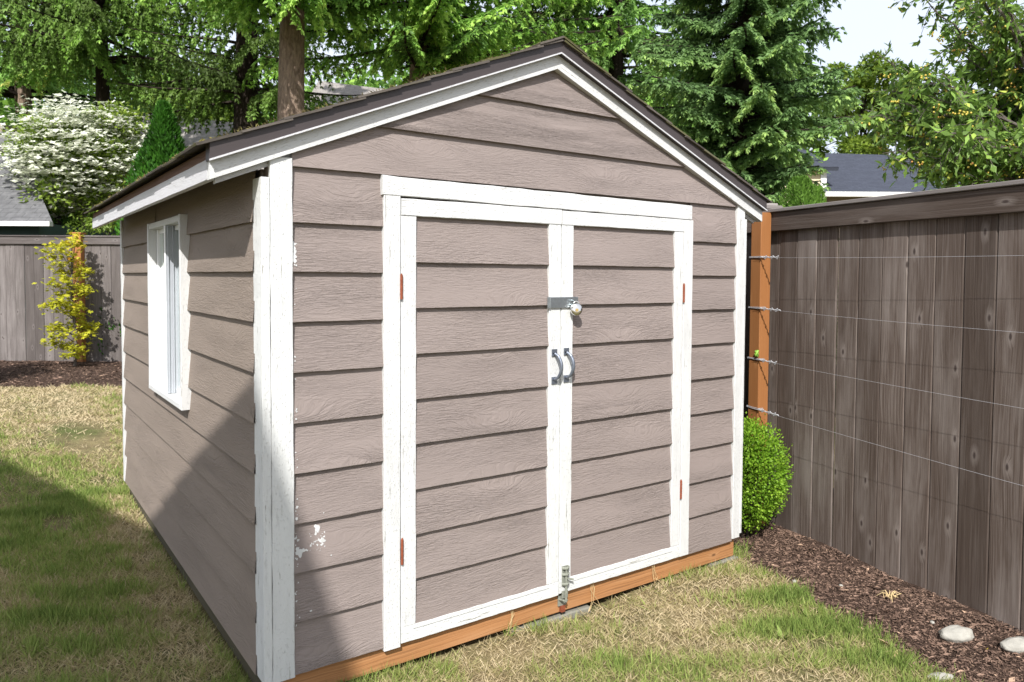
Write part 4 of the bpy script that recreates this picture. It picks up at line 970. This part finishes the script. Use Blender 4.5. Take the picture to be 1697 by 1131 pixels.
def broad(px, D, zc, Rr, mat, label, seed, n=6000, leaf=.14, r_tr=.12, name='tree', cat='tree', clumps=40, flat=.75, bark_='bark_dark', flower=None, group=None, py=None, crownR=None, hfill=1.):
    g_ = np.random.default_rng(seed); p = at(px, 300, D); z0 = float(gz(p[0], p[1])); base = np.array((p[0], p[1], z0)); c = np.array((p[0], p[1], zc))
    root = empty(name, base, label, cat, group); Rv = np.array((Rr, Rr, Rr*flat)) if crownR is None else np.array(crownR)
    cc = []; mb = MB()
    mb.tube([base+np.array((0, 0, -.1)), base*.5+(c-np.array((0, 0, Rv[2]*.5)))*.5, c+np.array((0, 0, Rv[2]*.3))], [r_tr, r_tr*.8, r_tr*.3], 10)
    for k in range(clumps):
        d = unit(g_.normal(size=3)); rr_ = g_.random()**.4; q = c+d*Rv*rr_*.86; cc.append(q)
        if k % 2 == 0: mb.tube([c-np.array((0, 0, Rv[2]*.45*g_.random())), (c+q)/2+g_.normal(size=3)*.05*Rr, q], [r_tr*.35, r_tr*.2, r_tr*.06], 5)
    mb.build('trunk', bark_, root)
    Lv = Leaves(); per = n//clumps
    for q in cc:
        cr = g_.uniform(.16, .30)*Rr; d = unit(g_.normal(size=(per, 3))); rad_ = cr*g_.random(per)**.45; P = q+d*rad_[:, None]*np.array((1.25, 1.25, .75)); tb = g_.uniform(.25, .65)
        A = unit(d+g_.normal(size=(per, 3))*.6+np.array((0, 0, -.2))); Nn = np.array((0, 0, 1.))+g_.normal(size=(per, 3))*.6
        Lv.add(P, A, Nn, leaf*g_.uniform(.6, 1.2, per), leaf*g_.uniform(.35, .6, per), np.clip(tb+g_.normal(size=per)*.2, 0, 1), fold=.15)
    Lv.build('crown', mat, root); return root, cc, c, Rv
# dogwood: green leaves under layered tiers of white bracts
def dogwood():
    g_ = np.random.default_rng(31); D = 14.3; c = at(137, 272, D); root, cc, c, Rv = broad(137, D, c[2]-.1, 1.7, 'leaf_lime', 'dogwood tree covered in layers of white blossom left of the shed roof', 31, n=12000, leaf=.10, r_tr=.07, name='dogwood_tree', clumps=46, crownR=(1.25, 1.25, 1.42), bark_='bark_twig')
    Lv = Leaves()
    for k in range(640):
        d = unit(g_.normal(size=3)); d[2] = d[2]*.8+.12; q = c+d*Rv*g_.uniform(.62, 1.04)
        if (q-c)@ff3 > .6: continue
        m = int(g_.uniform(7, 17))
        if q[2] < c[2]-.5: m = m//2
        for j in range(m):
            o_ = q+np.array((g_.normal()*.15, g_.normal()*.15, g_.normal()*.016)); a0_ = g_.random()*6.28; up = unit(np.array((0, 0, 1.))+g_.normal(size=3)*.3-ff3*.25); e = unit(np.cross(up, (math.cos(a0_), math.sin(a0_), 0))); f2 = np.cross(up, e)
            A = np.array([e, f2, -e, -f2]); Lv.add(np.repeat(o_[None], 4, 0), A+up*.1, np.repeat(up[None], 4, 0), .055, .042, g_.random(), fold=.05)
    Lv.build('blossom', 'dogwood_bract', root)
dogwood()
# background green masses behind
k_ = 0
LB = [('lime green tree low behind the dark conifer and the beige roof', 400, 33, 4.6, 3.6, 'leaf_lime'), ('lime green tree rising over the beige roof at the left', 285, 35, 8.2, 3.6, 'leaf_lime'), ('broad green tree behind the dogwood at the far left', 40, 20, 2.9, 2.4, 'leaf_mid'), ('broad green tree seen between the dogwood and the beige roof', 200, 27, 5.4, 3.4, 'leaf_lime'), ('pale green tree filling the gap left of the dark trunk', 330, 30, 6.6, 3.2, 'leaf_lime'),
      ('leafy tree behind the beige roof between the two brown trunks', 590, 30, 7.2, 3.0, 'leaf_mid'), ('leafy tree behind the second brown trunk', 800, 28, 6.0, 3.2, 'leaf_mid'), ('leafy tree low behind the left roof slope and the dark conifer', 930, 25, 4.8, 3.0, 'leaf_mid'),
      ('green tree in the gap right of the roof peak', 1100, 24, 4.2, 2.8, 'leaf_mid'), ('tree behind the blue green spruce', 1230, 26, 5.2, 2.8, 'leaf_mid')]
for i, (lb, px, D, zc, Rr, mt) in enumerate(LB): broad(px, D, zc, Rr, mt, lb, 50+i, n=6500, leaf=.26, r_tr=.2, clumps=55, flat=.85, group='leafy trees far behind the shed')
broad(-260, 17, 4.4, 2.8, 'leaf_mid', 'green tree outside the left edge of the photo', 71, n=5000, leaf=.2, clumps=45, flat=1.1)
broad(1425, 30, 7.3, 1.7, 'leaf_lime', 'yellow green bushy tree between the spruce and the berry tree', 61, n=15000, leaf=.22, clumps=50, crownR=(2.7, 2.7, 3.6))
broad(180, 12.6, 1.95, .8, 'leaf_lime', 'low lime green bush just above the far fence by the shed', 62, n=3000, leaf=.07, clumps=20, r_tr=.03, name='bush', cat='bush')
broad(1690, 14, 2.7, 2.2, 'leaf_mid', 'dark green bush behind the berry tree over the brown fence', 63, n=7000, leaf=.12, clumps=50, name='bush', cat='bush')
broad(-128, 8.6, 1.0, .8, 'leaf_mid', 'leafy green shrub left of the photo in front of the far fence', 72, n=5200, leaf=.09, clumps=34, r_tr=.03, name='shrub', cat='shrub', crownR=(.52, .52, .95))
broad(95, 18, 3.9, 1.9, 'leaf_mid', 'dark leafy tree directly behind the white flowering dogwood', 73, n=7000, leaf=.14, clumps=45)
broad(-40, 17, 4.0, 1.9, 'leaf_mid', 'leafy tree behind the grey roofed house at the far left', 74, n=6000, leaf=.14, clumps=40)
# far wood
def far_wood():
    g_ = np.random.default_rng(77); Lv = Leaves()
    for k in range(1000):
        px = g_.uniform(-400, 1330); D = g_.uniform(36, 46); hmax = 12.5+2.2*math.sin(px*.011)+1.2*math.sin(px*.031)
        q = at(px, 300, D); q[2] = g_.uniform(.5, hmax); m = 60; d = unit(g_.normal(size=(m, 3))); P = q+d*(g_.random(m)**.5)[:, None]*np.array((1.3, 1.3, 1.0)); tb = g_.uniform(.1, .6)
        Lv.add(P, unit(d+g_.normal(size=(m, 3))*.6), np.array((0, 0, 1.))+g_.normal(size=(m, 3))*.6, .5, .28, np.clip(tb+g_.normal(size=m)*.15, 0, 1))
    o = Lv.build('distant_woods', 'leaf_mid'); tag(o, kind='stuff'); o['label'] = 'mass of distant green woods behind the houses'; o['category'] = 'woods'
far_wood()
# small evergreens
def cone(px, D, ztop, Rb, mat, label, seed, n=9000, leaf=.05, name='evergreen', zlow=.1, pw=.8, lobes=5):
    g_ = np.random.default_rng(seed); p = at(px, 300, D); z0 = float(gz(p[0], p[1])); root = empty(name, (p[0], p[1], z0), label, 'tree')
    mb = MB(); mb.tube([(p[0], p[1], z0-.1), (p[0], p[1], ztop-.2)], [.06, .015], 8); mb.build('trunk', 'bark_dark', root)
    t = g_.random(n)**.85; a = g_.random(n)*6.28; Hh = ztop-z0-zlow; rad_ = Rb*(1-t)**pw*(1+.28*np.sin(a*lobes+t*9)+.22*np.sin(a*3+t*23)+.12*np.sin(a*9+t*41))*np.where(g_.random(n) < .75, g_.uniform(.82, 1.08, n), g_.uniform(.3, .9, n))+.02
    P = np.stack([p[0]+np.cos(a)*rad_, p[1]+np.sin(a)*rad_, z0+zlow+Hh*t], 1); A = np.stack([np.cos(a)*.55, np.sin(a)*.55, np.ones(n)*1.0], 1)+g_.normal(size=(n, 3))*.3
    Nn = np.stack([np.cos(a), np.sin(a), np.zeros(n)], 1)+g_.normal(size=(n, 3))*.6
    Lv = Leaves(); Lv.add(P, A, Nn, leaf*g_.uniform(.7, 1.5, n), leaf*.4, np.clip(.4+.3*vnoise(P, 6, seed)+g_.normal(size=n)*.2, 0, 1)); Lv.build('crown', mat, root)
cone(272, 11.8, at(272, 176, 11.8)[2], .88, 'thuja', 'deep green pointed cypress behind the left eave of the shed', 41, n=24000, leaf=.075, pw=.85, lobes=4)
cone(1326, 9.0, at(1326, 296, 9)[2], .42, 'arborvitae', 'light green rounded evergreen top just over the brown fence', 42, n=14000, leaf=.04, pw=.45, name='arborvitae')
cone(1352, 9.3, at(1352, 312, 9.3)[2], .28, 'arborvitae', 'smaller light green evergreen tip right of the rounded one over the fence', 43, n=9000, leaf=.04, pw=.45, name='arborvitae')

# berry tree leaning over the right-hand fence
def cherry():
    g_ = np.random.default_rng(91); D = 6.4; p = at(1800, 300, D); z0 = float(gz(p[0], p[1])); base = np.array((p[0], p[1], z0))
    root = empty('berry_tree', base, 'tree with glossy leaves and yellow orange berries leaning over the brown fence', 'tree'); mb = MB(); Lv = Leaves(); BV = []; BT = []
    crown = base+np.array((0, 0, 2.2)); mb.tube([base, base+np.array((.05, 0, 1.2)), crown], [.09, .075, .06], 10)
    for k in range(125):
        tx, ty, dd = g_.uniform(1425, 2000), g_.uniform(-180, 300), g_.uniform(-1.1, 1.1)
        if k > 98: tx, ty, dd = g_.uniform(1450, 1620), g_.uniform(130, 315), g_.uniform(-.7, .9)
        if tx < 1500 and ty < 20: continue
        tip = at(tx, ty, D+dd); mid = crown*.45+tip*.55+np.array((0, 0, .25)); 
        us = np.linspace(0, 1, 12); pts = [crown*(1-u)**2+2*mid*u*(1-u)+tip*u*u+g_.normal(size=3)*.015 for u in us]
        mb.tube(pts, [.022*(1-u)+.0025 for u in us], 6)
        for j in range(30):
            u = g_.uniform(.3, 1.); q = crown*(1-u)**2+2*mid*u*(1-u)+tip*u*u; td = unit(g_.normal(size=3)+np.array((0, 0, -.25))); tl = g_.uniform(.08, .30); e = q+td*tl+np.array((0, 0, -.05))
            mb.tube([q, (q+e)/2+np.array((0, 0, .02)), e], [.004, .0028, .0015], 4, None, False)
            m = 10; v = g_.random(m); P = q+(e-q)*v[:, None]; A = unit(g_.normal(size=(m, 3))*.75+td*.6+np.array((0, 0, -.35)))
            tn = np.clip(.5+g_.normal(size=m)*.25, 0, 1); Lv.add(P, A, np.array((0, 0, 1.))+g_.normal(size=(m, 3))*.55, g_.uniform(.06, .105, m), g_.uniform(.028, .042, m), tn, fold=.18)
            if g_.random() < .17:
                mm = int(g_.uniform(4, 10))
                for _ in range(mm): BV.append(e+np.array((g_.normal()*.028, g_.normal()*.028, -.02-abs(g_.normal())*.025))); BT.append(g_.random())
    mb.build('trunk', 'bark_twig', root); Lv.build('crown', 'leaf_cherry', root)
    # berries: small octahedral balls, smooth
    BV = np.array(BV); r_ = .0085; base_o = []
    n1, n2 = 6, 4; tv = []
    for i in range(n2+1):
        th = math.pi*i/n2
        for j in range(n1): ph = 6.2832*j/n1; tv.append((math.sin(th)*math.cos(ph), math.sin(th)*math.sin(ph), math.cos(th)))
    tv = np.array(tv)*r_; tf = np.array([(i*n1+j, (i+1)*n1+j, (i+1)*n1+(j+1) % n1, i*n1+(j+1) % n1) for i in range(n2) for j in range(n1)])
    V = (BV[:, None]+tv[None]).reshape(-1, 3); F_ = (tf[None]+(np.arange(len(BV))*len(tv))[:, None, None]).reshape(-1, 4)
    o = np_mesh('berries', V, F_, np.repeat(np.array(BT), len(tf)), 'berry', root); o['kind'] = 'stuff'
    for p_ in o.data.polygons: p_.use_smooth = True
cherry()
